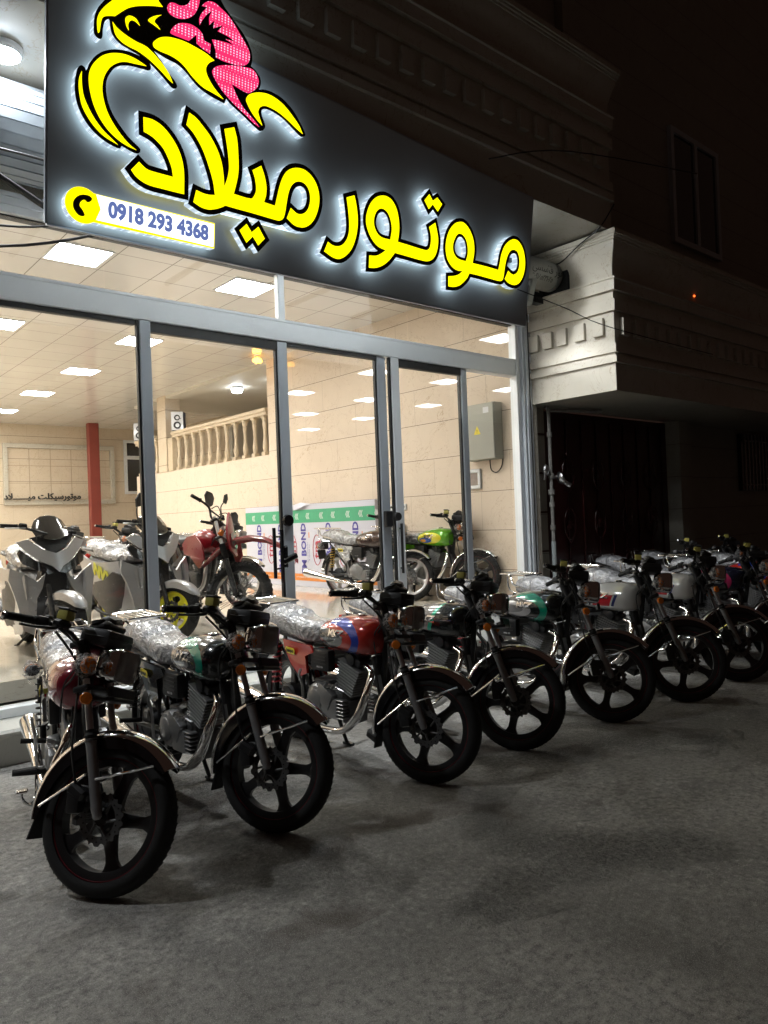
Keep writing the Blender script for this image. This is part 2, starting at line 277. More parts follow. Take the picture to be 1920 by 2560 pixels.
# ---------------------------------------------------------------- mesh helpers
class MB:
    def __init__(s): s.v=[];s.f=[];s.m=[];s.uv={}
    def add(s,vs,fs,mi=0):
        o=len(s.v); s.v+= [Vector(p) for p in vs]
        for f in fs: s.f.append(tuple(i+o for i in f)); s.m.append(mi)
        return o
    def box(s,c,d,rot=None,bev=0,mi=0,seg=1):
        bm=bmesh.new(); bmesh.ops.create_cube(bm,size=1)
        for v in bm.verts: v.co=Vector((v.co.x*d[0],v.co.y*d[1],v.co.z*d[2]))
        if bev: bmesh.ops.bevel(bm,geom=list(bm.edges),offset=min(bev,min(d)*.45),segments=seg,affect='EDGES',profile=.6)
        mt=Matrix.Translation(c) @ (Euler(rot).to_matrix().to_4x4() if rot else Matrix())
        bm.verts.index_update(); s.add([mt@v.co for v in bm.verts],[[v.index for v in f.verts] for f in bm.faces],mi); bm.free(); return s
    def loft(s,rings,cap=True,closed=False,mi=0):
        n=len(rings[0]); vs=[p for r in rings for p in r]; fs=[]
        k=len(rings)
        for i in range(k if closed else k-1):
            a=i*n;b=((i+1)%k)*n
            for j in range(n): fs.append((a+j,a+(j+1)%n,b+(j+1)%n,b+j))
        if cap and not closed: fs.append(tuple(range(n-1,-1,-1))); fs.append(tuple((k-1)*n+j for j in range(n)))
        s.add(vs,fs,mi); return s
    def tube(s,pts,r,n=8,closed=False,mi=0,smooth=0,cap=True):
        pts=[Vector(p) for p in pts]
        rs=list(r) if isinstance(r,(list,tuple)) else [r]*len(pts)
        if smooth:
            P=[];Q=[];m=len(pts)
            rng=range(m) if closed else range(m-1)
            for i in rng:
                p0=pts[(i-1)%m] if closed or i>0 else pts[0]; p1=pts[i]; p2=pts[(i+1)%m]; p3=pts[(i+2)%m] if closed or i+2<m else pts[-1]
                for k in range(smooth):
                    t=k/smooth; P.append(.5*((2*p1)+(p2-p0)*t+(2*p0-5*p1+4*p2-p3)*t*t+(3*p1-p0-3*p2+p3)*t**3)); Q.append(rs[i]*(1-t)+rs[(i+1)%m]*t)
            if not closed: P.append(pts[-1]);Q.append(rs[-1])
            pts,rs=P,Q
        m=len(pts); up=None; rings=[]
        for i in range(m):
            if closed: d=pts[(i+1)%m]-pts[i-1]
            else: d=pts[min(i+1,m-1)]-pts[max(i-1,0)]
            if d.length<1e-9: d=Vector((0,0,1))
            d.normalize()
            if up is None: up=d.orthogonal().normalized()
            up=(up-d*up.dot(d)); up=up.normalized() if up.length>1e-6 else d.orthogonal().normalized()
            w_=d.cross(up)
            rings.append([pts[i]+(up*math.cos(2*PI*j/n)+w_*math.sin(2*PI*j/n))*rs[i] for j in range(n)])
        return s.loft(rings,cap,closed,mi)
    def cyl(s,p,q,r,r2=None,n=16,mi=0): return s.tube([p,q],[r,r if r2 is None else r2],n,mi=mi)
    def lathe(s,prof,o=(0,0,0),ax=(0,1,0),n=24,mi=0,closed=False,a0=0):
        ax=Vector(ax).normalized(); u=Vector((1,0,0)) if abs(ax.x)<.9 else Vector((0,0,1)); u=(u-ax*u.dot(ax)).normalized(); w_=ax.cross(u); o=Vector(o); rings=[]
        for i in range(n):
            a=2*PI*i/n+a0; d=u*math.cos(a)+w_*math.sin(a); rings.append([o+ax*h+d*r for h,r in prof])
        k=len(prof); vs=[p for r in rings for p in r]; fs=[]
        for i in range(n):
            A=i*k;B=((i+1)%n)*k
            for j in range(k if closed else k-1): fs.append((A+j,B+j,B+(j+1)%k,A+(j+1)%k))
        s.add(vs,fs,mi); return s
    def ell(s,c,r,rot=None,n=14,m=8,mi=0,amp=0,sd=0):
        mt=Euler(rot).to_matrix() if rot else Matrix.Identity(3); vs=[];fs=[]
        for i in range(1,m):
            for j in range(n):
                th=PI*i/m;ph=2*PI*j/n; p=Vector((math.sin(th)*math.cos(ph),math.sin(th)*math.sin(ph),math.cos(th)))
                k=1+amp*noise.noise(p*2.5+Vector((sd,sd,0))); vs.append(Vector(c)+mt@Vector((p.x*r[0]*k,p.y*r[1]*k,p.z*r[2]*k)))
        vs.append(Vector(c)+mt@Vector((0,0,r[2]))); vs.append(Vector(c)-mt@Vector((0,0,r[2])))
        for i in range(m-2):
            for j in range(n): fs.append((i*n+j,(i+1)*n+j,(i+1)*n+(j+1)%n,i*n+(j+1)%n))
        T=len(vs)-2
        for j in range(n): fs.append((T,j,(j+1)%n)); fs.append((T+1,(m-2)*n+(j+1)%n,(m-2)*n+j))
        s.add(vs,fs,mi); return s
    def plate(s,poly,f,th,mi=0,mis=None):
        """poly: 2-D loop; f(u,v,h) -> point; extruded by th"""
        n=len(poly); tri=tessellate_polygon([[Vector((p[0],p[1],0)) for p in poly]])
        vs=[f(p[0],p[1],0) for p in poly]+[f(p[0],p[1],th) for p in poly]
        o=s.add(vs,[],mi)
        for t in tri: s.f.append(tuple(i+o for i in t)); s.m.append(mi); s.f.append(tuple(i+o+n for i in reversed(t))); s.m.append(mi)
        for i in range(n): s.f.append((o+i,o+(i+1)%n,o+n+(i+1)%n,o+n+i)); s.m.append(mi if mis is None else mis)
        return s
    def text(s,body,f,size=1,mi=0,align='CENTER',th=.002,res=2,sx=1,bold=0):
        c=bpy.data.curves.new('t','FONT'); c.body=body; c.size=size; c.align_x=align; c.align_y='CENTER'; c.resolution_u=res; c.extrude=th/2; c.fill_mode='BOTH'; c.offset=bold
        o=bpy.data.objects.new('t',c); m=bpy.data.meshes.new_from_object(o)
        s.add([f(v.co.x*sx,v.co.y,v.co.z+th/2) for v in m.vertices],[tuple(p.vertices) for p in m.polygons],mi)
        bpy.data.objects.remove(o); bpy.data.curves.remove(c); bpy.data.meshes.remove(m); return s
    def mirror(s):
        n=len(s.v); s.v+=[Vector((p.x,-p.y,p.z)) for p in s.v]; F=list(s.f);
        for f,m in zip(F,list(s.m)): s.f.append(tuple(i+n for i in reversed(f))); s.m.append(m)
        return s
    def build(s,name,mats,parent=None,smooth=35,loc=None,recalc=True):
        me=bpy.data.meshes.new(name); me.from_pydata([tuple(p) for p in s.v],[],s.f)
        if isinstance(mats,str): mats=[mats]
        for m in mats: me.materials.append(MATS[m])
        me.polygons.foreach_set('material_index',s.m)
        if recalc:
            bm=bmesh.new(); bm.from_mesh(me); bmesh.ops.recalc_face_normals(bm,faces=bm.faces)
            if smooth:
                for f in bm.faces: f.smooth=True
                for e in bm.edges:
                    if len(e.link_faces)==2 and e.calc_face_angle(0)>R_(smooth): e.smooth=False
            bm.to_mesh(me); bm.free()
        me.update(); o=bpy.data.objects.new(name,me); col.objects.link(o)
        if parent: o.parent=parent
        if loc: o.location=loc
        return o
def tag(o,label=None,cat=None,group=None,kind=None):
    for k,v in (('label',label),('category',cat),('group',group),('kind',kind)):
        if v: o[k]=v
    return o
def empty(name,loc=(0,0,0),rz=0,label=None,cat=None,group=None):
    o=bpy.data.objects.new(name,None); col.objects.link(o); o.empty_display_size=.2; o.location=loc; o.rotation_euler=(0,0,rz); return tag(o,label,cat,group)
def struct(o): o['kind']='structure'; return o
def kids(o): return [c for c in KIDS.get(o.name,[])]
def copy_tree(o,parent=None):
    c=o.copy(); col.objects.link(c); c.parent=parent
    if parent: c.matrix_parent_inverse=Matrix()
    for ch in list(o.children): copy_tree(ch,c)
    return c
def cat_rom(P,k=6):
    """closed loop of (u,v,corner) -> dense 2-D loop; corners stay sharp"""
    n=len(P); out=[]
    for i in range(n):
        p0,p1,p2,p3=P[i-1],P[i],P[(i+1)%n],P[(i+2)%n]
        a=Vector(p1[:2]); b=Vector(p2[:2]); z=Vector(p0[:2]); y=Vector(p3[:2])
        L=(b-a).length
        t1=Vector((0,0)) if False else ((b-z)/max(1e-6,((a-z).length+L))*L if not p1[2] else (b-a))
        t2=((y-a)/max(1e-6,((y-b).length+L))*L if not p2[2] else (b-a))
        for j in range(k):
            t=j/k; q=a*(2*t**3-3*t*t+1)+t1*(t**3-2*t*t+t)+b*(-2*t**3+3*t*t)+t2*(t**3-t*t); out.append((q.x,q.y))
    return out
# ================================================================ setting
# grit lying loose on the yard
m=MB(); rg=random.Random(3)
for k in range(5200):
    d=1.0+8*rg.random()**1.6; a=rg.uniform(-.75,.75); x=.653*d-.757*d*math.tan(a)*.75*-1; y=.757*d+(-.652)*d*math.tan(a)*.75
    if y>5.2 or x<-1: continue
    s_=.0012+.0045*rg.random()**4; q=[Vector((rg.uniform(.6,1.3)*s_*i,rg.uniform(.6,1.3)*s_*j,0)) for i,j in ((1,0),(0,1),(-1,0),(0,-1))]; t_=Vector((0,0,s_*rg.uniform(.4,1)))
    o_=Vector((x,y,.0005)); m.add([o_+p for p in q]+[o_+t_],[(0,1,4),(1,2,4),(2,3,4),(3,0,4)])
MATS['grit']=simple('grit',(.28,.27,.25),.8,var=.5,vs=30); o=m.build('grit','grit',smooth=0,recalc=False); tag(o,'scattered fine grit lying loose on the concrete yard','grit',kind='stuff')
def quad_sheet(name,pts,mat,kind=True,sub=1):
    m=MB(); m.add(pts,[(0,1,2,3)]); o=m.build(name,mat,smooth=0)
    if kind: struct(o)
    return o
quad_sheet('ground',[(-80,-80,0),(80,-80,0),(80,80,0),(-80,80,0)],'concrete_yard')
FZ=.45; CZ=4.365; YF=5.608; BY=21.06; RX=7.05; LX=-1.5
def bx(m,x0,x1,y0,y1,z0,z1,mi=0,bev=0):
    m.box(((x0+x1)/2,(y0+y1)/2,(z0+z1)/2),(x1-x0,y1-y0,z1-z0),bev=bev,mi=mi); return m
def bxo(name,mat,parent,*a,bev=0,sm=0): return bx(MB(),*a,bev=bev).build(name,mat,parent,smooth=sm)
o=bxo('shop_floor','marble_floor',None,LX,9.6,5.80,BY,.30,FZ,bev=.004); struct(o)
# step of pale stone in front of the glass
st=bx(MB(),-6,7.22,5.24,5.80,.185,.235,bev=.018); o=st.build('step_slab','marble_curb',smooth=30)
m=MB(); bx(m,-6,7.20,5.275,5.80,-.02,.185); r=empty('shop_step',(0,5.3,0),0,'pale stone step running along the foot of the glass shopfront','step')
o.parent=r; o.matrix_parent_inverse=Matrix.Translation((0,-5.3,0)); o.name='tread'
q=m.build('riser','marble_curb',r,smooth=0); q.matrix_parent_inverse=Matrix.Translation((0,-5.3,0))
# ---------------------------------------------------------------- shop building
B=empty('shop_building',(3,5.7,0),0,'shop building with marble lined showroom behind glass and a carved stone canopy','building')
BI=Matrix.Translation((-3,-5.7,0))
def bp(o,parent=None):
    o.parent=parent or B; o.matrix_parent_inverse=BI.copy() if not parent else Matrix(); return o
bp(bxo('side_wall','marble_wall',None,RX,RX+.14,5.70,11.2,.25,CZ))
bp(bxo('gallery_wall','marble_wall',None,RX,RX+.14,11.2,17.0,.25,2.71))
bp(bxo('gallery_floor','marble_back',None,RX+.14,11.2,11.2,17.0,2.55,2.70))
bp(bxo('gallery_side','marble_back',None,RX+.14,11.2,11.05,11.2,2.55,CZ))
bp(bxo('gallery_rear_wall','marble_back',None,11.2,11.35,11.05,17.2,2.55,CZ))
bp(bxo('gallery_far_wall','mezz_plaster',None,9.6,11.2,17.0,17.15,.3,CZ))
bp(bxo('gallery_ceiling','mezz_plaster',None,RX,11.4,11.2,17.0,CZ-.06,CZ+.02))
bp(bxo('rear_wall','marble_back',None,LX,9.75,BY,BY+.15,.2,CZ+.1))
bp(bxo('rear_side_wall','marble_back',None,9.6,9.75,17.15,BY,.2,CZ+.1))
bp(bxo('left_wall','marble_wall',None,LX-.15,LX,5.7,BY,.2,CZ+.1))
m=MB(); bx(m,LX,RX,5.66,11.2,CZ,CZ+.08); bx(m,LX,RX,11.2,BY,CZ+.002,CZ+.08); bx(m,RX,9.6,17.0,BY,CZ+.002,CZ+.08); bp(m.build('tiled_ceiling','ceiling_tiles',smooth=0))
bp(bxo('pillar','marble_back',None,RX-.02,RX+.32,15.3,15.72,2.71,CZ-.001))
bp(bxo('pillar','mezz_plaster',None,7.42,7.66,16.3,16.6,2.71,CZ-.062))
bp(bxo('steel_column','red_steel',None,7.06,7.33,20.1,20.3,FZ,CZ,bev=.01))
# framed recess on the rear wall
m=MB(); 
for a in ((5.16,8.06,3.73,3.85),(5.16,8.06,2.23,2.35),(5.16,5.27,2.35,3.73),(7.95,8.06,2.35,3.73)): bx(m,a[0],a[1],BY-.09,BY-.002,a[2],a[3],bev=.008)
bp(m.build('stone_frame','marble_out',smooth=0))
m=MB()
for k in range(1,5): bx(m,5.27+.54*k-.006,5.27+.54*k+.006,BY-.006,BY-.001,2.36,3.72)
for k in (1,2): bx(m,5.28,7.94,BY-.009,BY-.0065,2.35+.46*k-.006,2.35+.46*k+.006)
bp(m.build('panel_joints','joint_line',smooth=0))
# window at the rear
m=MB()
for a in ((8.36,8.44,2.5,4.05),(9.2,9.28,2.5,4.05),(8.44,9.2,2.5,2.58),(8.44,9.2,3.97,4.05),(8.44,9.2,3.50,3.60)): bx(m,a[0],a[1],BY-.06,BY-.002,a[2],a[3])
wf=bp(m.build('window','white_plastic',smooth=0)); g=bxo('pane','window_dark',wf,8.44,9.2,BY-.03,BY-.004,2.58,3.97)
# balustrade on the gallery edge
def balustrade(y0,y1,n,label,par):
    r=par
    m=MB(); bx(m,RX-.06,RX+.16,y0,y1,3.47,3.54,bev=.012); bx(m,RX-.03,RX+.13,y0,y1,3.42,3.47); bp(m.build('handrail','balustrade',smooth=30))
    pf=[(0,.06),(.05,.06),(.055,.045),(.09,.05),(.14,.062),(.20,.06),(.28,.042),(.38,.033),(.42,.045),(.44,.033),(.50,.045),(.56,.055),(.60,.045),(.62,.06),(.70,.065)]
    mb=None
    for i in range(n):
        y=y0+(i+.5)*(y1-y0)/n
        if mb is None:
            m=MB(); m.lathe([(0,0)]+[(a,b*.82) for a,b in pf]+[(.70,0)],(0,0,0),(0,0,1),14); m.box((0,0,.03),(.11,.11,.06)); m.box((0,0,.69),(.11,.11,.04)); mb=m.build('baluster','balustrade',smooth=40); o=mb
        else: o=mb.copy(); col.objects.link(o)
        bp(o); o.location=(RX+.05,y,2.715)
balustrade(11.22,15.0,11,'',B); balustrade(15.8,16.95,4,'',B)
bp(bxo('end_post','balustrade',None,RX-.03,RX+.13,15.0,15.22,2.71,3.42,bev=.006))
# carved stone canopies, same moulded section on both buildings
PROF=[(0,0),(0,.30),(.035,.30),(.035,.37),(0,.375),(0,.41),(.03,.41),(.03,.50),(0,.505),(0,.86),(.035,.86),(.04,.98),(0,.985),(0,1.08),(.045,1.08),(.05,1.19),(.065,1.20),(.065,1.215),(.01,1.22),(0,1.26),(.012,1.36),(.05,1.48),(.085,1.56),(.085,1.60),(.10,1.60),(.10,1.625),(.115,1.625),(.115,1.65),(.13,1.65),(.13,1.70)]
def canopy(path,z0,inner,name='canopy',mat='marble_out'):
    """path: plan polyline with outward normals baked by mitre; mouldings follow it"""
    m=MB(); n=len(path); rows=[]
    for d,h in PROF:
        row=[]
        for i,(p,nm) in enumerate(path): row.append((p[0]+nm[0]*d,p[1]+nm[1]*d,z0+h))
        rows.append(row)
    vs=[p for r in rows for p in r]; fs=[]
    for i in range(len(rows)-1):
        for j in range(n-1): fs.append((i*n+j,i*n+j+1,(i+1)*n+j+1,(i+1)*n+j))
    m.add(vs,fs); return m
# neighbour canopy: side face x=7.2 then front face y=4.42
NX=7.2; NY=4.42
N=empty('neighbouring_building',(10,5.7,0),0,'dark neighbouring building with a moulded stone canopy over its recessed door','building')
NI=Matrix.Translation((-10,-5.7,0))
def npt(o): o.parent=N; o.matrix_parent_inverse=NI.copy(); return o
m=canopy([((NX,5.72),(-1,0)),((NX,NY),(-1,-1)),((26,NY),(0,-1))],2.80,None); npt(m.build('canopy','marble_out',smooth=25))
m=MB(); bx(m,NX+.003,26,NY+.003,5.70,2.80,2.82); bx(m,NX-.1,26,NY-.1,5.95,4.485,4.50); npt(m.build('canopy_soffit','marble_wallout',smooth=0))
for k,y in enumerate((5.48,5.28,5.08,4.84,4.60)): npt(bxo('dentil','marble_out',None,NX-.045,NX-.001,y-.065,y+.065,3.41,3.60,bev=.004))
d0=npt(bxo('dentil','marble_out',None,NX+.115,NX+.245,NY-.045,NY-.001,3.41,3.60))
for k in range(1,36): o=d0.copy(); col.objects.link(o); o.location.x+=k*.25
npt(bxo('jamb_strip','marble_out',None,7.215,7.285,5.56,5.70,.0,2.80,bev=.004))
npt(bxo('recess_wall','marble_wallout',None,7.285,7.56,5.67,5.9,0,2.80))
m=MB()
for z in (.55,1.03,1.51,1.99,2.47): bx(m,7.29,7.56,5.655,5.669,z-.012,z+.012)
npt(m.build('stone_joints','brown_wood',smooth=0))
npt(bxo('recess_wall','marble_wallout',None,11.25,26,5.67,5.9,0,2.80))
npt(bxo('door_post','marble_wallout',None,10.60,10.95,5.50,5.9,0,2.80))
npt(bxo('painted_strip','red_steel',None,10.96,11.25,5.66,5.9,0,2.80))
o=npt(bxo('bell_push','white_plastic',None,10.98,11.04,5.64,5.66,1.49,1.57,bev=.004))
# metal door with raised scrolls
m=MB(); bx(m,7.56,10.6,5.72,5.78,0.02,2.78)
dr=npt(m.build('metal_door','door_maroon',smooth=0)); m=MB()
for k in range(9):
    x=7.72+k*.34; bx(m,x-.012,x+.012,5.70,5.72,.1,2.7,bev=.005)
for x in (8.06,8.74,9.42,10.1):
    for z in (.7,1.35,2.0):
        m.tube([(x+.13*math.cos(a)*(1 if i%2 else .9),5.69,z+.2*math.sin(a)) for i,a in enumerate([k*2*PI/16 for k in range(16)])],.009,6,closed=True)
        for s_ in (-1,1): m.tube([(x,5.69,z-.25),(x+s_*.1,5.685,z-.12),(x+s_*.04,5.685,z),(x,5.685,z-.06)],.008,6,smooth=4)
        m.ell((x,5.69,z),(.03,.015,.05))
o=m.build('ornament','door_maroon',dr,smooth=40)
# upper walls
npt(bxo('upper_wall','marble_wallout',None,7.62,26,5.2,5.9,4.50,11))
for x in (10.75,14.2,17.6):
    m=MB()
    for a in ((x-.72,x-.64,5.25,6.9),(x+.64,x+.72,5.25,6.9),(x-.64,x+.64,6.82,6.9),(x-.64,x+.64,5.25,5.33),(x-.04,x+.04,5.33,6.82)): bx(m,a[0],a[1],5.14,5.199,a[2],a[3])
    wf=npt(m.build('window','alu_dark',smooth=0)); bx(MB(),x-.64,x+.64,5.17,5.197,5.33,6.82).build('pane','window_dark',wf,smooth=0)
m=MB(); bx(m,12.9,14.1,5.60,5.669,1.75,2.72)
wf=npt(m.build('window','window_dark',smooth=0)); m=MB()
for k in range(9): bx(m,12.95+k*.137-.01,12.95+k*.137+.01,5.55,5.57,1.75,2.72)
for z in (1.85,2.6): bx(m,12.9,14.1,5.571,5.58,z-.01,z+.01)
m.build('window_grille','chrome_dull',wf,smooth=0)
o=MB().ell((9.02,NY-.012,4.12),(.016,.01,.012)).build('stone_glint','tiny_red',smooth=60); tag(o,'tiny orange reflection on the dark canopy of the neighbouring building, made as a glowing bead','glint')  # reflection on the polished stone, put in as a glowing bead
# own canopy above the sign
m=canopy([((-8,4.40),(0,-1)),((7.19,4.40),(.7,-1)),((7.19,5.9),(.7,0))],4.53,None); bp(m.build('canopy','marble_out',smooth=25))
d0=bp(bxo('dentil','marble_out',None,6.885,7.015,4.355,4.399,4.53+.61,4.53+.80))
for k in range(1,30): o=d0.copy(); col.objects.link(o); o.location.x-=k*.25
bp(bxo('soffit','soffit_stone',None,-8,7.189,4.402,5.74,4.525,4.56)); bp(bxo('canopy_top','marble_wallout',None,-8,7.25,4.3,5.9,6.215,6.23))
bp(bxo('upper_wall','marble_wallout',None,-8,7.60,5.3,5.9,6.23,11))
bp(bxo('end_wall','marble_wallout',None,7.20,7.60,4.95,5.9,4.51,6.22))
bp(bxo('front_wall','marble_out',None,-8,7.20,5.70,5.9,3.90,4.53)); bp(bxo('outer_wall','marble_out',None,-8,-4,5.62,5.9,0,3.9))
# ---------------------------------------------------------------- glazed front
F=empty('glass_shopfront',(3,YF,.235),0,'aluminium framed glass shopfront with sliding doors and a strip of transom panes','shopfront')
FI=Matrix.Translation((-3,-YF,-.235))
def fp(o): o.parent=F; o.matrix_parent_inverse=FI.copy(); return o
m=MB(); bx(m,-4,7.0,5.60,5.74,3.130,3.325,bev=.006); bx(m,-4,7.0,5.592,5.60,3.30,3.322,mi=0); fp(m.build('header_beam','alu',smooth=0))
m=MB(); bx(m,-4,7.02,5.60,5.74,3.745,3.90,bev=.006); bx(m,-4,7.02,5.585,5.60,3.80,3.815); bx(m,-4,7.02,5.585,5.60,3.86,3.89); fp(m.build('top_rail','alu',smooth=0))
fp(bxo('head_seal','seal_black',None,-4,7.0,5.64,5.72,3.735,3.744))
for x0,x1,y0,mt in ((2.385,2.475,5.60,'alu_dark'),(3.665,3.765,5.62,'alu_dark'),(4.845,4.955,5.64,'alu_dark'),(5.0,5.105,5.60,'alu'),(6.065,6.155,5.64,'alu_dark'),(1.15,1.24,5.62,'alu_dark'),(-.1,0,5.62,'alu_dark')):
    m=MB(); bx(m,x0,x1,y0,y0+.06,.30,3.128,bev=.005); bx(m,x0-.018,x0,y0+.015,y0+.05,.30,3.128,mi=1)
    fp(m.build('door_stile',[mt,'seal_black'],smooth=0))
for a,b in ((2.475,3.665),(1.24,2.36),(3.765,4.825),(5.105,6.045)): fp(bxo('recess_shade','seal_black',None,a,b,5.625,5.675,3.05 if a in(2.475,5.105) else 3.09,3.128))  # black bars stand in for the shaded recess above the doors
fp(bxo('transom_mullion','alu',None,3.69,3.76,5.62,5.68,3.326,3.744,bev=.004))
m=MB(); bx(m,-4,7.0,5.59,5.70,.235,.305,bev=.006); fp(m.build('bottom_rail','alu',smooth=0))
# right jamb with shutter guide
m=MB(); bx(m,6.97,7.03,5.59,5.70,.235,3.745,bev=.004); bx(m,7.055,7.075,5.56,5.70,.235,3.9,bev=.003); bx(m,7.10,7.20,5.55,5.70,.235,3.95,bev=.006); bx(m,7.03,7.10,5.66,5.699,.235,3.9,mi=1); bx(m,7.145,7.155,5.543,5.55,.235,3.95,mi=1)
fp(m.build('jamb',['alu','seal_black'],smooth=0))
def pane(x0,x1,z0,z1,y,nm='pane'):
    m=MB(); m.add([(x0,y,z0),(x1,y,z0),(x1,y,z1),(x0,y,z1)],[(0,1,2,3)]); return fp(m.build(nm,'pane_glass',smooth=0))
for a,b,y in ((0,1.13,5.65),(1.24,2.37,5.64),(2.475,3.65,5.655),(3.765,4.83,5.66),(5.105,6.05,5.63),(6.155,6.97,5.66),(4.955,5.0,5.668)): pane(a,b,.305,3.1,y)
for a,b in ((-1.0,.6),(.606,2.137),(2.143,3.69),(3.76,5.287),(5.293,6.97)): pane(a,b,3.325,3.745,5.65,'transom_pane')
# pull handles and locks
m=MB(); m.tube([(3.50,5.53,1.02),(3.50,5.53,1.46)],.016,10); m.tube([(3.57,5.52,.98),(3.57,5.52,1.44)],.018,10)
for z in (1.1,1.38): m.cyl((3.5,5.53,z),(3.64,5.62,z),.009); 
m.box((3.66,5.55,1.18),(.17,.05,.05),rot=(0,-.35,0),bev=.01); m.box((3.63,5.57,1.2),(.05,.05,.2),bev=.012)
m.lathe([(0,0),(0,.055),(.03,.05),(.03,0)],(3.70,5.62,1.52),(0,-1,0),18); fp(m.build('door_handle','black_gloss',smooth=35))
m=MB(); m.tube([(5.02,5.56,.95),(5.02,5.56,1.45)],.014,10); 
for z in (1.0,1.4): m.cyl((5.02,5.56,z),(5.03,5.60,z),.008)
m.box((4.90,5.62,1.5),(.09,.05,.16),bev=.008); m.lathe([(0,0),(0,.045),(.03,.04),(.03,0)],(4.98,5.58,1.52),(0,-1,0),18); fp(m.build('door_handle','black_plastic',smooth=35))
# ---------------------------------------------------------------- roller shutter
S=empty('roller_shutter',(3,5.3,4.15),0,'rolled up steel roller shutter on its drum under the canopy','roller shutter')
SI=Matrix.Translation((-3,-5.3,-4.15))
def sp(o): o.parent=S; o.matrix_parent_inverse=SI.copy(); return o
m=MB(); K=26; prof=[]
cy,cz,rr=5.36,4.20,.30
for i in range(K):
    a=2*PI*i/K; a1=2*PI*(i+.86)/K
    prof+= [(cy+math.cos(a)*rr,cz+math.sin(a)*rr),(cy+math.cos(a)*(rr+.012),cz+math.sin(a)*(rr+.012)),(cy+math.cos(a1)*(rr+.012),cz+math.sin(a1)*(rr+.012)),(cy+math.cos(a1)*rr,cz+math.sin(a1)*rr)]
m.loft([[(x,y,z) for y,z in prof] for x in (-5,6.25)]); sp(m.build('slat_roll','slat',smooth=0))
m=MB(); m.lathe([(6.25,.30),(6.28,.31),(6.3,.30),(6.3,.17),(7.04,.165),(7.04,.155),(7.06,.155),(7.06,.165),(7.12,.16),(7.16,.13),(7.17,0)],(0,5.16,4.20),(1,0,0),36)
m.lathe([(6.50,.172),(6.515,.172),(6.515,.165)],(0,5.16,4.20),(1,0,0),36)
sp(m.build('drum','drum_metal',smooth=40))
m=MB(); m.box((7.175,5.16,4.2),(.03,.42,.44),bev=.01); m.box((6.9,5.35,4.0),(.5,.1,.12)); sp(m.build('bracket','black_metal',smooth=0))
m=MB(); m.box((6.62,5.10,3.95),(.13,.12,.36),rot=(0,.35,0),bev=.03); sp(m.build('cable_box','drum_metal',smooth=35))
def on_drum(dx):
    def f(u,v,h):
        a=v/.165; r=.166+h; return (dx+u, 5.16-math.cos(a)*r, 4.20+math.sin(a)*r)
    return f
AR={'m':'\uFEE3','o':'\uFEEE'}
t1='\uFEED\uFEE7'  # visual order strings (already shaped, right to left)
m=MB(); m.text('\uFEF2\uFEB4\uFEB3\uFE8E\uFED7 \uFEAD\uFEEE\uFEE7',on_drum(6.84),.12,th=.002); 
m.text('\u0660\u0669\u0661\u0668\u0665\u0662\u0663\u0661\u0660\u0662\u0665',lambda u,v,h:on_drum(6.80)(u,v-.10,h),.085,th=.002,sx=.8); sp(m.build('lettering','text_black',smooth=0))
# ---------------------------------------------------------------- lamps
def round_lamp(loc,r,label,cat='lamp',group=None,mat='round_led',up=1):
    o=empty('round_ceiling_lamp',loc,0,label,cat,group)
    MB().lathe([(0,0),(0,r),(-.03,r),(-.045,r*.86),(-.045,0)],(0,0,0),(0,0,1),28).build('housing','white_plastic',o)
    MB().lathe([(-.046,0),(-.046,r*.84),(-.06,r*.6),(-.066,0)],(0,0,0),(0,0,1),28).build('diffuser',mat,o); return o
round_lamp((1.30,4.97,4.524),.115,'bright round lamp on the soffit at the left end of the sign',mat='round_led_soft')
round_lamp((3.4,4.97,4.524),.115,'unseen round soffit lamp added behind the middle of the sign',mat='round_led')  # hidden lamp, added because the yard needs light
round_lamp((-1.0,4.97,4.524),.115,'round soffit lamp added out of view beyond the left end of the sign')  # added out of frame to brighten the ground at left
round_lamp((5.3,4.97,4.524),.115,'unseen round soffit lamp added behind the right part of the sign',mat='round_led')  # second hidden lamp, also added for light on the yard
for i,(p,lb) in enumerate((((7.72,13.4,CZ-.062),'nearer one of two round white lamps on the gallery ceiling'),((8.05,12.3,CZ-.062),'round white lamp on the gallery ceiling closest to the marble side wall'))):
    o=empty('gallery_lamp',p,0,lb,'lamp','round lamps on the gallery ceiling'); MB().lathe([(0,0),(0,.12),(-.03,.125),(-.04,.12)],(0,0,0),(0,0,1),24).build('housing','alu_dark',o); MB().lathe([(-.03,0),(-.03,.115),(-.09,.105),(-.11,.08),(-.115,0)],(0,0,0),(0,0,1),24).build('diffuser','dome_led',o)
rows=[7.84,11.02,13.63,16.22,18.9]; nm=['first','second','third','fourth','fifth']
for ix,x in enumerate((.72,2.71,4.68)):  # leftmost row is unseen, kept for its light on the left bikes
    for iy,y in enumerate(rows):
        o=empty('ceiling_panel_light',(x,y,CZ),0,'square LED ceiling panel, %s from the glass in the %s row'%(nm[iy],('unseen leftmost','middle','right hand')[ix]),'ceiling light','square LED panels in the showroom ceiling')
        m=MB(); 
        for a in ((-.28,.28,-.28,-.262),(-.28,.28,.262,.28),(-.28,-.262,-.262,.262),(.262,.28,-.262,.262)): bx(m,a[0],a[1],a[2],a[3],-.012,.004)
        m.build('frame','white_plastic',o,smooth=0); bx(MB(),-.262,.262,-.262,.262,-.006,.003).build('diffuser','panel_light',o,smooth=0)
o=empty('dome_lamp',(6.72,10.95,CZ),0,'small amber glowing lamp under the ceiling corner beside the gallery','lamp')
MB().lathe([(0,0),(0,.05),(-.03,.05),(-.03,0)],(0,0,0),(0,0,1),16).build('base','white_plastic',o)
m=MB()
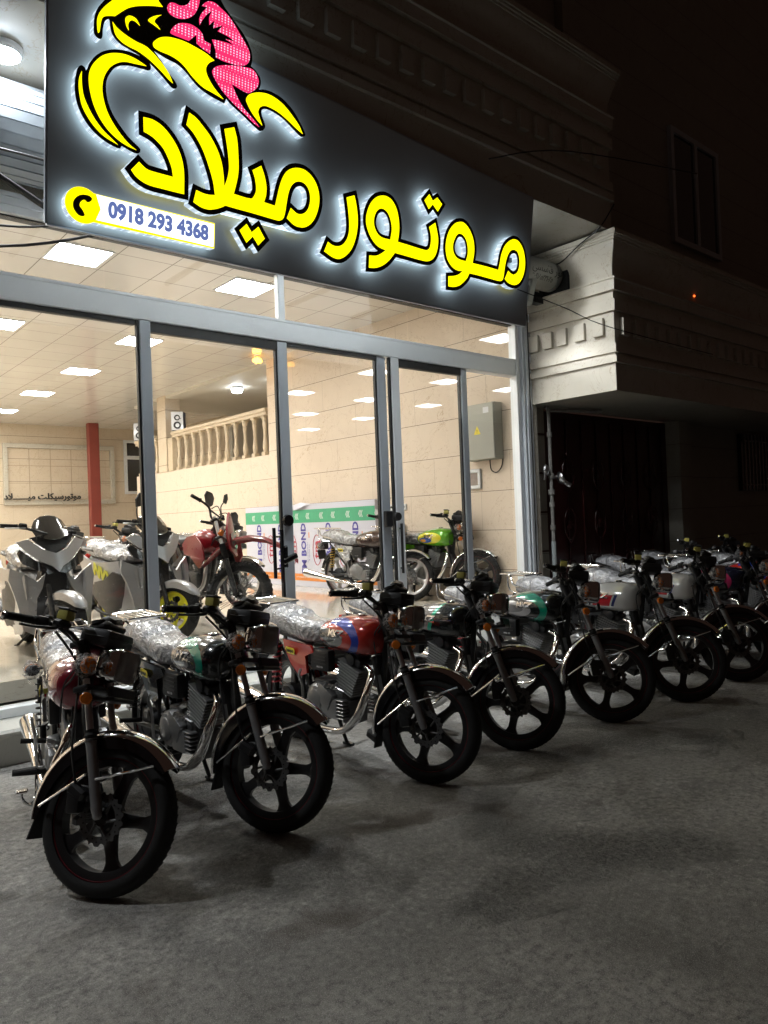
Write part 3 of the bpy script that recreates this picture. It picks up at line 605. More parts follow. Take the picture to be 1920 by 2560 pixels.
for k in range(9):
    a=k*.698; m.ell((.05*math.cos(a),.05*math.sin(a),-.07-.012*(k%3)),(.035,.02,.035),rot=(0,0,a),n=8,m=6)
m.build('shade','orange_lamp',o)
# ---------------------------------------------------------------- things on the showroom walls
W=RX-.001
o=empty('electrical_cabinet',(W,6.15,2.18),0,'grey steel electrical cabinet with a yellow warning triangle on the marble wall','cabinet')
MB().box((-.075,0,.345),(.15,.50,.69),bev=.006).build('body','grey_box',o,smooth=0); MB().box((-.158,0,.345),(.014,.49,.68),bev=.004).build('door','grey_box',o,smooth=0)
m=MB(); m.plate([(-.055,-.045),(.055,-.045),(0,.06)],lambda u,v,h:(-.1655-h,-u+.02,.36+v),.001); m.build('warning_triangle','badge_yellow',o,smooth=0)
m=MB(); m.text('!',lambda u,v,h:(-.1668-h,-u+.02,.35+v),.07,th=.001); m.build('warning_mark','text_black',o,smooth=0)
MB().lathe([(0,0),(0,.012),(.02,.012),(.02,0)],(-.165,.21,.3),(-1,0,0),12).build('latch','black_metal',o)
MB().box((-.166,-.13,.6),(.002,.09,.07)).build('sticker','white_plastic',o,smooth=0)
m=MB(); m.tube([(W-.03,6.10,2.18),(W-.035,6.08,2.06),(W-.03,6.0,2.02),(W-.03,5.92,2.08),(W-.02,5.9,2.18)],.007,8,smooth=5); tag(m.build('power_cable','cable'),'black cable looping below the grey electrical cabinet','cable')
o=empty('fuse_box',(W,6.43,1.96),0,'white plastic fuse box with a dark flap set in the marble wall','fuse box')
m=MB(); 
for a in ((-.16,.16,.08,.125),(-.16,.16,-.125,-.08),(-.16,-.115,-.08,.08),(.115,.16,-.08,.08)): bx(m,-.035,0,a[0],a[1],a[2],a[3],bev=.006)
m.build('frame','white_plastic',o,smooth=0); MB().box((-.012,0,0),(.02,.226,.156)).build('flap','lens_dark',o,smooth=0)
for y,lb in ((7.98,'left one of the two white wall sockets above the brown motorcycle'),(7.72,'right one of the two white wall sockets, nearer the glass')):
    o=empty('wall_socket',(W,y,1.66),0,lb,'socket','white wall sockets'); MB().box((-.012,0,0),(.024,.085,.085),bev=.006).build('plate','white_plastic',o,smooth=0); MB().lathe([(0,0),(0,.02),(.002,.02),(.002,0)],(-.024,0,0),(-1,0,0),14).build('hole','black_plastic',o)
# stacked cladding sheets in printed film
o=empty('cladding_sheets',(6.98,9.95,FZ),0,'stack of cladding sheets in printed white film with green top band leaning on the wall','sheets')
y0,y1=-1.74,1.9; PX=-.07
MB().box((-.035,(y0+y1)/2,.67),(.07,y1-y0,1.34),bev=.004).build('sheets','board_white',o,smooth=0)
def onb(y,z,rot=0,d=0):
    def f(u,v,h):
        c,s=math.cos(rot),math.sin(rot); return (PX-.0015-d-h, y-(u*c-v*s), z+(u*s+v*c))
    return f
m=MB(); bx(m,PX-.004,PX-.001,y0+.003,y1-.003,1.04,1.25); m.build('green_band','tm_green',o,smooth=0)
m=MB(); bx(m,PX-.004,PX-.001,y0+.003,y1-.003,.10,.21); m.build('orange_band','tm_orange',o,smooth=0)
m=MB(); m2=MB(); m3=MB(); m4=MB(); m5=MB()
for k in range(6):
    y=11.39-9.95-k*.68
    m.text('TM BOND',onb(y,.61,PI/2),.185,th=.002,sx=1.0,bold=.006)
    yl=y-.36
    m2.text('tm',onb(yl,.61,PI/2),.26,th=.002,bold=.003); m2.tube([(PX-.003,yl+.11*math.cos(a),.6+.24*math.sin(a)) for a in [j*2*PI/28 for j in range(28)]],.006,5,closed=True)
    m5.text('Aluminium Composite Panel',onb(y-.10,.56,PI/2),.028,th=.001); m5.text('FR  1220 x 2440  4 mm',onb(y-.145,.56,PI/2),.028,th=.001)
    m3.box((PX-.003,y-.15,.84),(.003,.02,.09))
    for dy in (.17,-.14):
        for c_ in range(3):
            yy=y+dy+.03*c_-.03
            m4.plate([(0,.05),(-.03,0),(0,-.05),(.012,-.05),(-.018,0),(.012,.05)],lambda u,v,h,yy=yy:(PX-.005-h,yy-u,1.145+v),.001)
    m4.text('WWW.TMBOND.COM  WWW.TMBOND.COM',onb(y-.05,.155,0,.004),.028,th=.001)
m.build('blue_lettering','tm_blue',o,smooth=0); m2.build('red_logo','tm_red',o,smooth=0); m5.build('small_print','tm_blue',o,smooth=0); m3.build('orange_mark','tm_orange',o,smooth=0); m4.build('white_marks','text_white',o,smooth=0)
m=MB(); m.add([(-.08,-.2,1.335),(-.10,.1,1.37),(-.09,.32,1.335),(-.11,.28,1.25),(-.13,.05,1.29),(-.10,-.05,1.32)],[(0,1,5),(1,2,3,4),(1,4,5)]); m.build('torn_film','board_white',o,smooth=0,recalc=False)
# letters standing in the recess on the rear wall
m=MB(); s_='\uFEA9\uFEFC'+'\u0640'*6+'\uFEF4\uFEE3 \uFE96\uFEE0\uFEDC\uFEF4\uFEB3\uFEAD\uFEEE\uFE97\uFEEE\uFEE3'
f=lambda u,v,h:(6.10+u,BY-.14-h,2.44+v)
m.text(s_,f,.215,th=.04,bold=.006); o=m.build('wall_letters','black_plastic',smooth=0); tag(o,'dark metal Persian letters standing in the framed recess of the rear wall','lettering')
for p,lb in (((RX+.05,14.82,3.54),'blue sided loudspeaker standing on the balustrade rail'),((RX+.05,16.82,3.54),'grey loudspeaker on the far stretch of the balustrade')):
    o=empty('loudspeaker',p,.9,lb,'loudspeaker','loudspeakers on the gallery rail'); MB().box((0,0,.2),(.22,.26,.40),bev=.01).build('cabinet','speaker_blue',o,smooth=0); MB().box((-.114,0,.2),(.008,.25,.39),bev=.003).build('front_panel','silver_paint',o,smooth=0)
    for z,r in ((.11,.075),(.27,.06)): MB().lathe([(0,r),(.012,r*1.05),(.012,r*.9),(-.01,.02),(0,0)],(-.118,0,z),(-1,0,0),20).build('cone','black_plastic',o)
# gas pipes by the recessed door
m=MB(); X,Yp=7.46,5.52
m.tube([(X,Yp,1.15),(X,Yp,2.70),(X+.03,Yp,2.745),(X+.9,Yp-.15,2.77)],.022,10,smooth=3)
for z,r in ((2.45,.034),(1.95,.036),(1.75,.04),(1.6,.034),(1.32,.032)): m.lathe([(-.03,.022),(-.03,r),(.03,r),(.03,.022)],(X,Yp,z),(0,0,1),12)
o=empty('gas_pipe',(X,Yp,0),0,'rusty painted gas riser pipe with a valve beside the dark recessed door','pipe'); 
def rp_(q): q.parent=o; q.matrix_parent_inverse=Matrix.Translation((-X,-Yp,0)); return q
rp_(m.build('riser','pipe_paint')); m=MB(); m.tube([(X,Yp,0),(X,Yp,1.15)],.028,10); rp_(m.build('lower_pipe','pipe_grey'))
m=MB(); m.ell((X-.10,Yp,2.02),(.045,.04,.06)); m.tube([(X-.1,Yp,1.98),(X,Yp,1.95)],.018,8); m.tube([(X,Yp,1.93),(X+.06,Yp-.03,1.93)],.025,8); m.lathe([(0,0),(0,.05),(.03,.08),(.05,.085),(.07,.06),(.08,0)],(X+.08,Yp-.04,1.9),(.7,-.6,.35),20); m.cyl((X+.12,Yp-.08,1.88),(X+.19,Yp-.14,1.82),.03); m.cyl((X-.12,Yp,1.98),(X-.125,Yp,1.90),.014); rp_(m.build('regulator','chrome_dull'))
# loose cables
def cable(pts,r,lb): tag(MB().tube(pts,r,6,smooth=6).build('cable','cable'),lb,'cable')
cable([(-2,4.85,4.6),(.2,4.8,4.1),(1.22,4.8,3.63),(1.65,4.8,3.42)],.02,'thick black cable slanting down behind the left edge of the sign')
cable([(-2,4.8,3.05),(0,4.8,3.25),(1.2,4.8,3.335),(1.6,4.8,3.44)],.007,'thin black wire rising to the lower left corner of the sign')
cable([(-2,4.75,2.9),(0,4.75,3.03),(1.2,4.8,3.21),(1.82,4.7,3.40)],.009,'thin black wire crossing in front of the transom panes at left')
cable([(-2,4.8,3.85),(0,4.8,3.76),(1.2,4.8,3.80),(1.6,4.8,3.80)],.008,'black wire sagging in front of the roller shutter at left')
cable([(5.6,4.44,3.62),(6.3,4.40,3.54),(7.08,4.40,3.46),(9,4.2,3.35)],.005,'thin wire running from the sign across the lit stone canopy')
cable([(5.0,4.22,4.60),(6.2,4.22,5.02),(9,4.3,5.6)],.006,'thin wire rising across the carved frieze right of the sign')
cable([(7.13,5.2,4.38),(7.08,5.0,4.32),(7.05,4.7,4.44),(7.0,4.42,4.52),(7.1,4.30,4.75)],.008,'black wire looping along the top of the lit stone canopy')
# ---------------------------------------------------------------- the sign
SG={'dal':[(-3.877,0.706,1),(-3.819,0.709,0),(-3.758,0.691,0),(-3.7,0.648,0),(-3.65,0.588,0),(-3.619,0.521,0),(-3.605,0.449,0),(-3.601,0.318,1),(-3.663,0.316,0),(-3.74,0.315,0),(-3.821,0.314,0),(-3.872,0.323,0),(-3.918,0.345,0),(-3.948,0.376,1),(-3.9,0.436,1),(-3.878,0.42,0),(-3.846,0.405,0),(-3.799,0.402,0),(-3.677,0.404,1),(-3.688,0.458,0),(-3.716,0.516,0),(-3.75,0.563,0),(-3.803,0.6,0),(-3.841,0.615,0),(-3.873,0.622,1)],'mila':[(-3.578,0.825,1),(-3.532,0.809,0),(-3.48,0.771,0),(-3.427,0.724,0),(-3.378,0.66,0),(-3.344,0.588,0),(-3.326,0.509,0),(-3.318,0.435,1),(-3.301,0.479,0),(-3.289,0.528,0),(-3.286,0.58,0),(-3.299,0.674,0),(-3.327,0.801,1),(-3.257,0.833,1),(-3.232,0.758,0),(-3.216,0.593,0),(-3.22,0.522,0),(-3.246,0.407,1),(-3.113,0.409,0),(-3.088,0.436,0),(-3.075,0.478,0),(-3.086,0.547,0),(-3.108,0.598,1),(-3.043,0.644,1),(-3.014,0.585,0),(-2.996,0.517,0),(-2.997,0.459,0),(-3.011,0.41,1),(-2.92,0.407,1),(-2.904,0.482,0),(-2.878,0.582,0),(-2.845,0.649,0),(-2.804,0.687,0),(-2.75,0.709,0),(-2.688,0.713,0),(-2.63,0.691,0),(-2.583,0.647,0),(-2.555,0.588,0),(-2.548,0.518,0),(-2.567,0.432,0),(-2.608,0.361,0),(-2.658,0.322,0),(-2.701,0.31,0),(-2.757,0.313,0),(-2.82,0.346,1),(-2.79,0.423,1),(-2.768,0.411,0),(-2.736,0.398,0),(-2.699,0.402,0),(-2.662,0.425,0),(-2.636,0.467,0),(-2.626,0.525,0),(-2.638,0.578,0),(-2.671,0.615,0),(-2.715,0.624,0),(-2.758,0.61,0),(-2.793,0.574,0),(-2.815,0.519,0),(-2.827,0.451,0),(-2.839,0.374,0),(-2.853,0.336,0),(-2.879,0.317,0),(-2.921,0.314,0),(-3.095,0.317,0),(-3.207,0.317,0),(-3.305,0.318,1),(-3.336,0.298,0),(-3.383,0.276,0),(-3.435,0.263,0),(-3.486,0.267,0),(-3.535,0.285,1),(-3.517,0.364,1),(-3.468,0.356,0),(-3.427,0.357,0),(-3.383,0.366,1),(-3.398,0.444,0),(-3.426,0.52,0),(-3.465,0.604,0),(-3.502,0.661,0),(-3.549,0.714,0),(-3.595,0.747,1)],'yadots':[(-3.142,0.235,1),(-3.101,0.188,1),(-3.049,0.236,1),(-2.996,0.168,1),(-3.045,0.113,1),(-3.09,0.164,1),(-3.138,0.112,1),(-3.193,0.182,1)],'ra':[(-2.298,0.617,1),(-2.227,0.649,1),(-2.206,0.589,0),(-2.188,0.508,0),(-2.184,0.423,0),(-2.199,0.334,0),(-2.233,0.252,0),(-2.282,0.194,0),(-2.342,0.158,0),(-2.403,0.157,0),(-2.485,0.185,1),(-2.454,0.26,1),(-2.414,0.244,0),(-2.367,0.245,0),(-2.32,0.266,0),(-2.282,0.311,0),(-2.264,0.363,0),(-2.262,0.427,0),(-2.276,0.519,0)],'to':[(-1.77,0.402,1),(-1.761,0.494,0),(-1.77,0.57,0),(-1.798,0.648,0),(-1.847,0.702,0),(-1.901,0.72,0),(-1.961,0.713,0),(-2.018,0.683,0),(-2.066,0.628,0),(-2.097,0.55,0),(-2.101,0.485,0),(-2.079,0.424,0),(-2.036,0.368,0),(-1.974,0.326,0),(-1.891,0.312,1),(-1.934,0.279,0),(-1.984,0.252,0),(-2.054,0.239,1),(-2.053,0.148,1),(-1.993,0.157,0),(-1.928,0.183,0),(-1.863,0.231,0),(-1.82,0.279,0),(-1.795,0.312,1),(-1.674,0.311,0),(-1.512,0.31,0),(-1.43,0.316,0),(-1.374,0.345,0),(-1.341,0.39,0),(-1.324,0.456,0),(-1.324,0.519,0),(-1.342,0.578,0),(-1.367,0.64,1),(-1.432,0.592,1),(-1.411,0.544,0),(-1.403,0.49,0),(-1.412,0.432,0),(-1.441,0.404,0),(-1.485,0.398,0),(-1.658,0.401,0)],'to_hole':[(-1.847,0.402,1),(-1.837,0.488,0),(-1.853,0.551,0),(-1.886,0.599,0),(-1.933,0.619,0),(-1.977,0.608,0),(-2.011,0.57,0),(-2.026,0.512,0),(-2.015,0.46,0),(-1.98,0.418,0),(-1.934,0.401,0)],'tadots':[(-1.45,0.849,1),(-1.408,0.806,1),(-1.358,0.846,1),(-1.299,0.806,1),(-1.344,0.737,1),(-1.404,0.781,1),(-1.447,0.733,1),(-1.5,0.79,1)],'mo':[(-0.891,0.403,1),(-0.878,0.481,0),(-0.88,0.547,0),(-0.91,0.626,0),(-0.97,0.691,0),(-1.03,0.717,0),(-1.078,0.712,0),(-1.133,0.687,0),(-1.185,0.631,0),(-1.217,0.561,0),(-1.228,0.488,0),(-1.22,0.426,0),(-1.192,0.368,0),(-1.132,0.322,0),(-1.064,0.308,0),(-1.006,0.316,1),(-1.052,0.278,0),(-1.108,0.255,0),(-1.177,0.239,1),(-1.171,0.156,1),(-1.1,0.164,0),(-1.035,0.189,0),(-0.98,0.232,0),(-0.944,0.271,0),(-0.923,0.311,1),(-0.818,0.314,0),(-0.664,0.314,0),(-0.516,0.316,0),(-0.48,0.333,0),(-0.468,0.377,0),(-0.459,0.454,0),(-0.44,0.534,0),(-0.402,0.6,0),(-0.35,0.627,0),(-0.294,0.618,0),(-0.261,0.568,0),(-0.254,0.5,0),(-0.276,0.44,0),(-0.328,0.406,0),(-0.373,0.411,0),(-0.408,0.426,1),(-0.449,0.346,1),(-0.397,0.32,0),(-0.308,0.316,0),(-0.244,0.347,0),(-0.195,0.419,0),(-0.175,0.507,0),(-0.187,0.59,0),(-0.225,0.666,0),(-0.292,0.716,0),(-0.359,0.719,0),(-0.422,0.688,0),(-0.481,0.628,0),(-0.516,0.546,0),(-0.53,0.468,0),(-0.544,0.408,1),(-0.724,0.408,0)],'mo_hole':[(-0.973,0.404,1),(-0.955,0.466,0),(-0.961,0.53,0),(-0.99,0.589,0),(-1.041,0.617,0),(-1.088,0.61,0),(-1.123,0.568,0),(-1.144,0.506,0),(-1.133,0.45,0),(-1.092,0.413,0),(-1.033,0.402,0)],'Y1':[(-3.804,1.438,0),(-3.796,1.412,0),(-3.768,1.388,1),(-3.839,1.366,0),(-3.928,1.329,0),(-3.981,1.297,0),(-4.024,1.257,0),(-4.06,1.22,1),(-4.083,1.213,0),(-4.121,1.195,0),(-4.138,1.171,0),(-4.15,1.098,0),(-4.157,1.091,0),(-4.162,1.117,0),(-4.163,1.161,0),(-4.151,1.202,0),(-4.122,1.249,0),(-4.076,1.303,0),(-4.043,1.341,0),(-3.974,1.397,0),(-3.886,1.43,0)],'Y2':[(-3.997,1.233,0),(-3.98,1.253,0),(-3.958,1.259,0),(-3.932,1.253,0),(-3.909,1.224,1),(-3.936,1.237,0),(-3.958,1.237,0),(-3.975,1.221,0),(-3.981,1.198,0),(-3.977,1.172,1),(-3.992,1.194,0)],'Y3':[(-3.858,1.275,0),(-3.824,1.311,0),(-3.774,1.339,1),(-3.801,1.314,0),(-3.819,1.282,0),(-3.8,1.268,0),(-3.781,1.25,1),(-3.818,1.261,0)],'Y4':[(-4.074,1.183,1),(-4.048,1.161,0),(-3.996,1.14,0),(-3.934,1.126,0),(-3.87,1.12,0),(-3.829,1.102,0),(-3.787,1.075,0),(-3.739,1.036,0),(-3.714,1.006,0),(-3.693,0.966,1),(-3.723,0.981,0),(-3.771,1.012,0),(-3.818,1.038,0),(-3.865,1.059,0),(-3.924,1.076,0),(-3.977,1.081,0),(-4.021,1.093,0),(-4.056,1.121,0)],'Y5':[(-3.825,1.154,0),(-3.814,1.174,0),(-3.782,1.203,0),(-3.74,1.223,0),(-3.693,1.234,0),(-3.621,1.24,0),(-3.547,1.234,0),(-3.471,1.222,0),(-3.413,1.201,1),(-3.449,1.173,0),(-3.469,1.139,0),(-3.468,1.108,0),(-3.446,1.071,0),(-3.404,1.028,0),(-3.342,0.985,1),(-3.413,0.998,0),(-3.491,1.012,0),(-3.562,1.05,0),(-3.612,1.089,0),(-3.656,1.112,0),(-3.714,1.124,0),(-3.785,1.126,0),(-3.818,1.135,0)],'R1':[(-3.594,1.523,0),(-3.588,1.5,0),(-3.602,1.473,0),(-3.626,1.452,0),(-3.66,1.439,0),(-3.688,1.44,0),(-3.717,1.433,0),(-3.735,1.411,0),(-3.737,1.385,0),(-3.72,1.366,0),(-3.682,1.36,0),(-3.639,1.368,0),(-3.591,1.394,0),(-3.557,1.43,0),(-3.534,1.479,0),(-3.525,1.525,0),(-3.521,1.553,0)],'R2':[(-3.509,1.497,1),(-3.49,1.522,0),(-3.46,1.544,0),(-3.42,1.55,0),(-3.378,1.536,0),(-3.33,1.515,0),(-3.276,1.473,0),(-3.231,1.427,0),(-3.192,1.387,0),(-3.16,1.344,0),(-3.156,1.299,0),(-3.177,1.26,0),(-3.225,1.236,0),(-3.289,1.225,0),(-3.352,1.22,0),(-3.402,1.225,1),(-3.406,1.268,0),(-3.433,1.322,1),(-3.382,1.333,0),(-3.314,1.342,0),(-3.272,1.34,1),(-3.304,1.355,0),(-3.336,1.36,1),(-3.267,1.371,1),(-3.321,1.384,0),(-3.394,1.388,1),(-3.357,1.438,1),(-3.425,1.395,1),(-3.419,1.445,1),(-3.454,1.403,1),(-3.455,1.449,0),(-3.438,1.495,1),(-3.473,1.459,0),(-3.507,1.407,0),(-3.521,1.377,1),(-3.524,1.413,0),(-3.508,1.454,0),(-3.472,1.503,1)],'R3':[(-3.715,1.258,0),(-3.699,1.294,0),(-3.667,1.328,0),(-3.633,1.345,0),(-3.585,1.357,0),(-3.54,1.352,0),(-3.505,1.333,0),(-3.488,1.295,1),(-3.442,1.29,1),(-3.446,1.232,1),(-3.497,1.244,0),(-3.538,1.26,1),(-3.542,1.31,1),(-3.549,1.303,0),(-3.592,1.255,1),(-3.646,1.254,0),(-3.694,1.253,0)],'R4':[(-3.425,1.123,0),(-3.408,1.16,0),(-3.362,1.188,0),(-3.289,1.214,0),(-3.208,1.233,0),(-3.132,1.243,0),(-3.097,1.218,0),(-3.082,1.181,0),(-3.094,1.14,0),(-3.127,1.104,0),(-3.159,1.083,0),(-3.214,1.086,0),(-3.285,1.101,1),(-3.244,1.037,0),(-3.198,0.983,0),(-3.142,0.945,0),(-3.102,0.92,0),(-3.067,0.892,1),(-3.112,0.907,0),(-3.169,0.936,0),(-3.252,0.975,0),(-3.318,1.013,0),(-3.372,1.054,0)],'Y6':[(-3.173,1.037,0),(-3.157,1.07,0),(-3.119,1.096,0),(-3.064,1.117,0),(-3.001,1.126,0),(-2.931,1.116,0),(-2.865,1.089,0),(-2.797,1.042,0),(-2.746,0.999,0),(-2.713,0.952,1),(-2.775,0.976,0),(-2.844,1.008,0),(-2.916,1.034,0),(-2.986,1.045,0),(-3.032,1.042,0),(-3.066,1.02,0),(-3.079,0.988,0),(-3.069,0.958,0),(-3.044,0.909,1),(-3.085,0.934,0),(-3.126,0.968,0),(-3.16,1.009,0)],'Y7':[(-4.051,1.016,0),(-3.994,1.028,0),(-3.928,1.025,0),(-3.864,1.008,1),(-3.927,0.998,0),(-3.994,0.987,0),(-4.041,0.964,0),(-4.084,0.924,0),(-4.117,0.864,0),(-4.129,0.803,0),(-4.124,0.744,0),(-4.102,0.677,0),(-4.071,0.625,0),(-4.018,0.566,0),(-3.964,0.523,0),(-3.918,0.5,1),(-3.972,0.508,0),(-4.026,0.526,0),(-4.087,0.562,0),(-4.139,0.616,0),(-4.174,0.675,0),(-4.195,0.736,0),(-4.206,0.793,0),(-4.205,0.85,0),(-4.185,0.905,0),(-4.144,0.96,0),(-4.102,0.993,0)],'Y8':[(-4.247,0.847,1),(-4.26,0.811,0),(-4.264,0.766,0),(-4.259,0.716,0),(-4.244,0.656,0),(-4.21,0.602,0),(-4.168,0.558,0),(-4.112,0.522,0),(-4.032,0.499,1),(-4.074,0.525,0),(-4.121,0.556,0),(-4.169,0.603,0),(-4.207,0.656,0),(-4.236,0.715,0),(-4.246,0.772,0),(-4.248,0.811,0)],'BA':[(-4.25,0.878,0),(-4.23,0.873,0),(-4.222,0.86,0),(-4.202,0.911,0),(-4.165,0.964,0),(-4.119,1.005,0),(-4.051,1.038,0),(-3.973,1.054,0),(-3.892,1.05,0),(-3.846,1.033,0),(-3.834,1.012,0),(-3.845,0.989,0),(-3.882,0.983,0),(-3.971,0.972,0),(-4.032,0.949,0),(-4.066,0.918,0),(-4.1,0.854,0),(-4.106,0.799,0),(-4.094,0.729,0),(-4.063,0.665,0),(-4.018,0.612,0),(-3.964,0.561,0),(-3.896,0.517,0),(-3.893,0.497,0),(-3.909,0.482,0),(-3.936,0.48,0),(-4.008,0.498,1),(-4.02,0.48,0),(-4.051,0.481,0),(-4.112,0.497,0),(-4.18,0.534,0),(-4.231,0.584,0),(-4.268,0.648,0),(-4.285,0.715,0),(-4.286,0.778,0),(-4.278,0.828,0),(-4.269,0.86,0)],'BH':[(-4.183,1.101,0),(-4.18,1.166,0),(-4.164,1.22,0),(-4.135,1.268,0),(-4.102,1.313,0),(-4.052,1.374,0),(-3.931,1.468,0),(-3.75,1.552,0),(-3.56,1.598,0),(-3.409,1.607,0),(-3.347,1.553,0),(-3.271,1.493,0),(-3.188,1.425,0),(-3.141,1.351,0),(-3.135,1.293,0),(-3.144,1.262,1),(-3.104,1.244,0),(-3.069,1.209,0),(-3.064,1.169,0),(-3.077,1.132,1),(-3.036,1.147,0),(-2.967,1.151,0),(-2.885,1.135,0),(-2.798,1.086,0),(-2.735,1.022,0),(-2.688,0.957,0),(-2.7,0.937,0),(-2.73,0.93,0),(-2.793,0.96,0),(-2.885,1.005,0),(-2.974,1.025,0),(-3.026,1.023,0),(-3.051,1.006,0),(-3.047,0.974,0),(-3.019,0.916,0),(-3.032,0.884,0),(-3.06,0.868,0),(-3.094,0.879,0),(-3.196,0.928,0),(-3.295,0.974,0),(-3.32,0.994,1),(-3.332,0.96,1),(-3.369,0.964,0),(-3.437,0.974,0),(-3.514,0.997,0),(-3.565,1.029,0),(-3.616,1.066,0),(-3.666,1.088,0),(-3.737,1.096,0),(-3.817,1.112,1),(-3.77,1.072,0),(-3.722,1.021,0),(-3.678,0.984,0),(-3.662,0.959,0),(-3.676,0.939,0),(-3.7,0.938,0),(-3.761,0.981,0),(-3.832,1.025,0),(-3.901,1.051,0),(-3.968,1.064,0),(-4.034,1.08,0),(-4.073,1.111,0),(-4.087,1.146,0),(-4.092,1.184,0),(-4.098,1.189,0),(-4.117,1.171,0),(-4.129,1.122,0),(-4.132,1.076,0),(-4.145,1.06,0),(-4.166,1.064,0),(-4.18,1.078,0)]}
SO=Vector((5.795, 4.52, 3.3252)); SU=Vector((0.0, -0.13076, 0.99141)); SN=Vector((0.0, -0.99141, -0.13076))
def sgn(d=0):
    return lambda u,v,h: (SO+Vector((1,0,0))*u+SU*v+SN*(d+h))
sign=empty('shop_sign',tuple(SO),0,'large dark shop sign with glowing yellow Persian lettering and a rider emblem','sign')
SIi=Matrix.Translation(-SO)
def sg(o,p=None): 
    o.parent=p or sign
    if not p: o.matrix_parent_inverse=SIi.copy()
    return o
pan=[(-4.405,-.021),(0,0),(0,1.187),(-3.036,1.335),(-4.13,1.37),(-4.405,1.38)]
m=MB(); m.plate(pan,sgn(-.03),.03); sg(m.build('panel','sign_panel',smooth=0))
m=MB(); pts=[sgn(-.015)(u,v,0) for u,v in pan]
for i in range(len(pts)): m.tube([pts[i],pts[(i+1)%len(pts)]],.017,4)
sg(m.build('edge_trim','alu_dark',smooth=0))
m=MB()
for u in (-4.0,-2.6,-1.2,-.3): a=sgn(-.03)(u,.55,0); m.box((a[0],4.95,a[2]),(.04,1.05,.04)); 
sg(m.build('bracket','black_metal',smooth=0))
def offset(poly,d):
    A=sum(poly[i-1][0]*poly[i][1]-poly[i][0]*poly[i-1][1] for i in range(len(poly)))
    s_=1 if A>0 else -1; out=[]; n=len(poly)
    for i in range(n):
        a=Vector(poly[i-1]);b=Vector(poly[i]);c=Vector(poly[(i+1)%n]); e1=(b-a);e2=(c-b)
        if e1.length<1e-7: e1=e2.copy()
        if e2.length<1e-7: e2=e1.copy()
        e1.normalize();e2.normalize(); n1=Vector((e1.y,-e1.x))*s_; n2=Vector((e2.y,-e2.x))*s_; q=n1+n2
        if q.length<.2: q=n1.copy(); k=1
        else: q.normalize(); k=min(1.5,1/max(.3,q.dot(n1)))
        out.append(tuple(b+q*d*k))
    return out
def fill_mesh(name,loops,d0,depth,mats,parent,inner=None):
    """solid from 2-D loops (holes by even-odd) between offsets d0 and d0+depth from the panel"""
    c=bpy.data.curves.new(name,'CURVE'); c.dimensions='2D'; c.fill_mode='BOTH'
    for L in loops:
        s=c.splines.new('POLY'); s.points.add(len(L)-1); s.use_cyclic_u=True
        for p,q in zip(s.points,L): p.co=(q[0],q[1],0,1)
    o=bpy.data.objects.new(name,c); me=bpy.data.meshes.new_from_object(o); bpy.data.objects.remove(o); bpy.data.curves.remove(c)
    m=MB(); f=sgn(d0)
    fs=[tuple(p.vertices) for p in me.polygons]; vs=[v.co.copy() for v in me.vertices]; bpy.data.meshes.remove(me)
    if inner is None: m.add([f(v.x,v.y,depth) for v in vs],fs,0)
    else:
        for a,b in zip(inner,loops):
            n=len(a); m.add([f(p[0],p[1],depth) for p in a]+[f(p[0],p[1],depth) for p in b],[(i,(i+1)%n,n+(i+1)%n,n+i) for i in range(n)],0)
    mesh=bpy.data.meshes.new(name); V=list(m.v); Fc=list(m.f); MI=[0]*len(Fc); uvs=[None]*len(Fc)
    for L in loops:
        o0=len(V); n=len(L); acc=0; us=[]
        for i in range(n):
            us.append(acc); acc+=(Vector(L[(i+1)%n])-Vector(L[i])).length
            V+= [f(L[i][0],L[i][1],depth),f(L[i][0],L[i][1],0)]
        us.append(acc)
        for i in range(n):
            j=(i+1)%n; Fc.append((o0+2*i,o0+2*j,o0+2*j+1,o0+2*i+1)); MI.append(1); uvs.append(((us[i],1),(us[i+1],1),(us[i+1],0),(us[i],0)))
    if d0<.05:
        o0=len(V); V+=[f(v.x,v.y,.0) for v in vs]; Fc+=[tuple(i+o0 for i in reversed(p)) for p in fs]; MI+=[2]*len(fs); uvs+=[None]*len(fs)
    mesh.from_pydata([tuple(v) for v in V],[],Fc); uv=mesh.uv_layers.new(name='UVMap')
    for p in mesh.polygons:
        p.material_index=MI[p.index]
        if uvs[p.index]:
            for li,q in zip(p.loop_indices,uvs[p.index]): uv.data[li].uv=q
    for mm in list(mats)+['letter_back']: mesh.materials.append(MATS[mm])
    ob=bpy.data.objects.new(name,mesh); col.objects.link(ob); return sg(ob,parent)
D0=.034; DD=.059
def letter(name,outer,hole=None):
    face=cat_rom(SG[outer]); loops=[offset(face,.032)]; fl=[face]
    if hole: h=cat_rom(SG[hole]); loops.append(offset(h,-.026)); fl.append(h)
    b=fill_mesh(name,loops,D0,DD,['letter_black','letter_edge'],None,inner=fl)
    g=fill_mesh('lit_face',fl,D0+DD,.003,['face_yellow','face_yellow'],None); g.parent=b; g.matrix_parent_inverse=Matrix(); return b
for n_,a,h in (('letter_dal','dal',None),('letters_mila','mila',None),('letter_dots','yadots',None),('letter_ra','ra',None),('letters_waw_ta','to','to_hole'),('letter_dots','tadots',None),('letters_mim_waw','mo','mo_hole')): 
    b=letter('letter',a,h)
b=fill_mesh('rider_emblem',[cat_rom(SG['BH'])],D0,DD,['letter_black','letter_edge'],None)
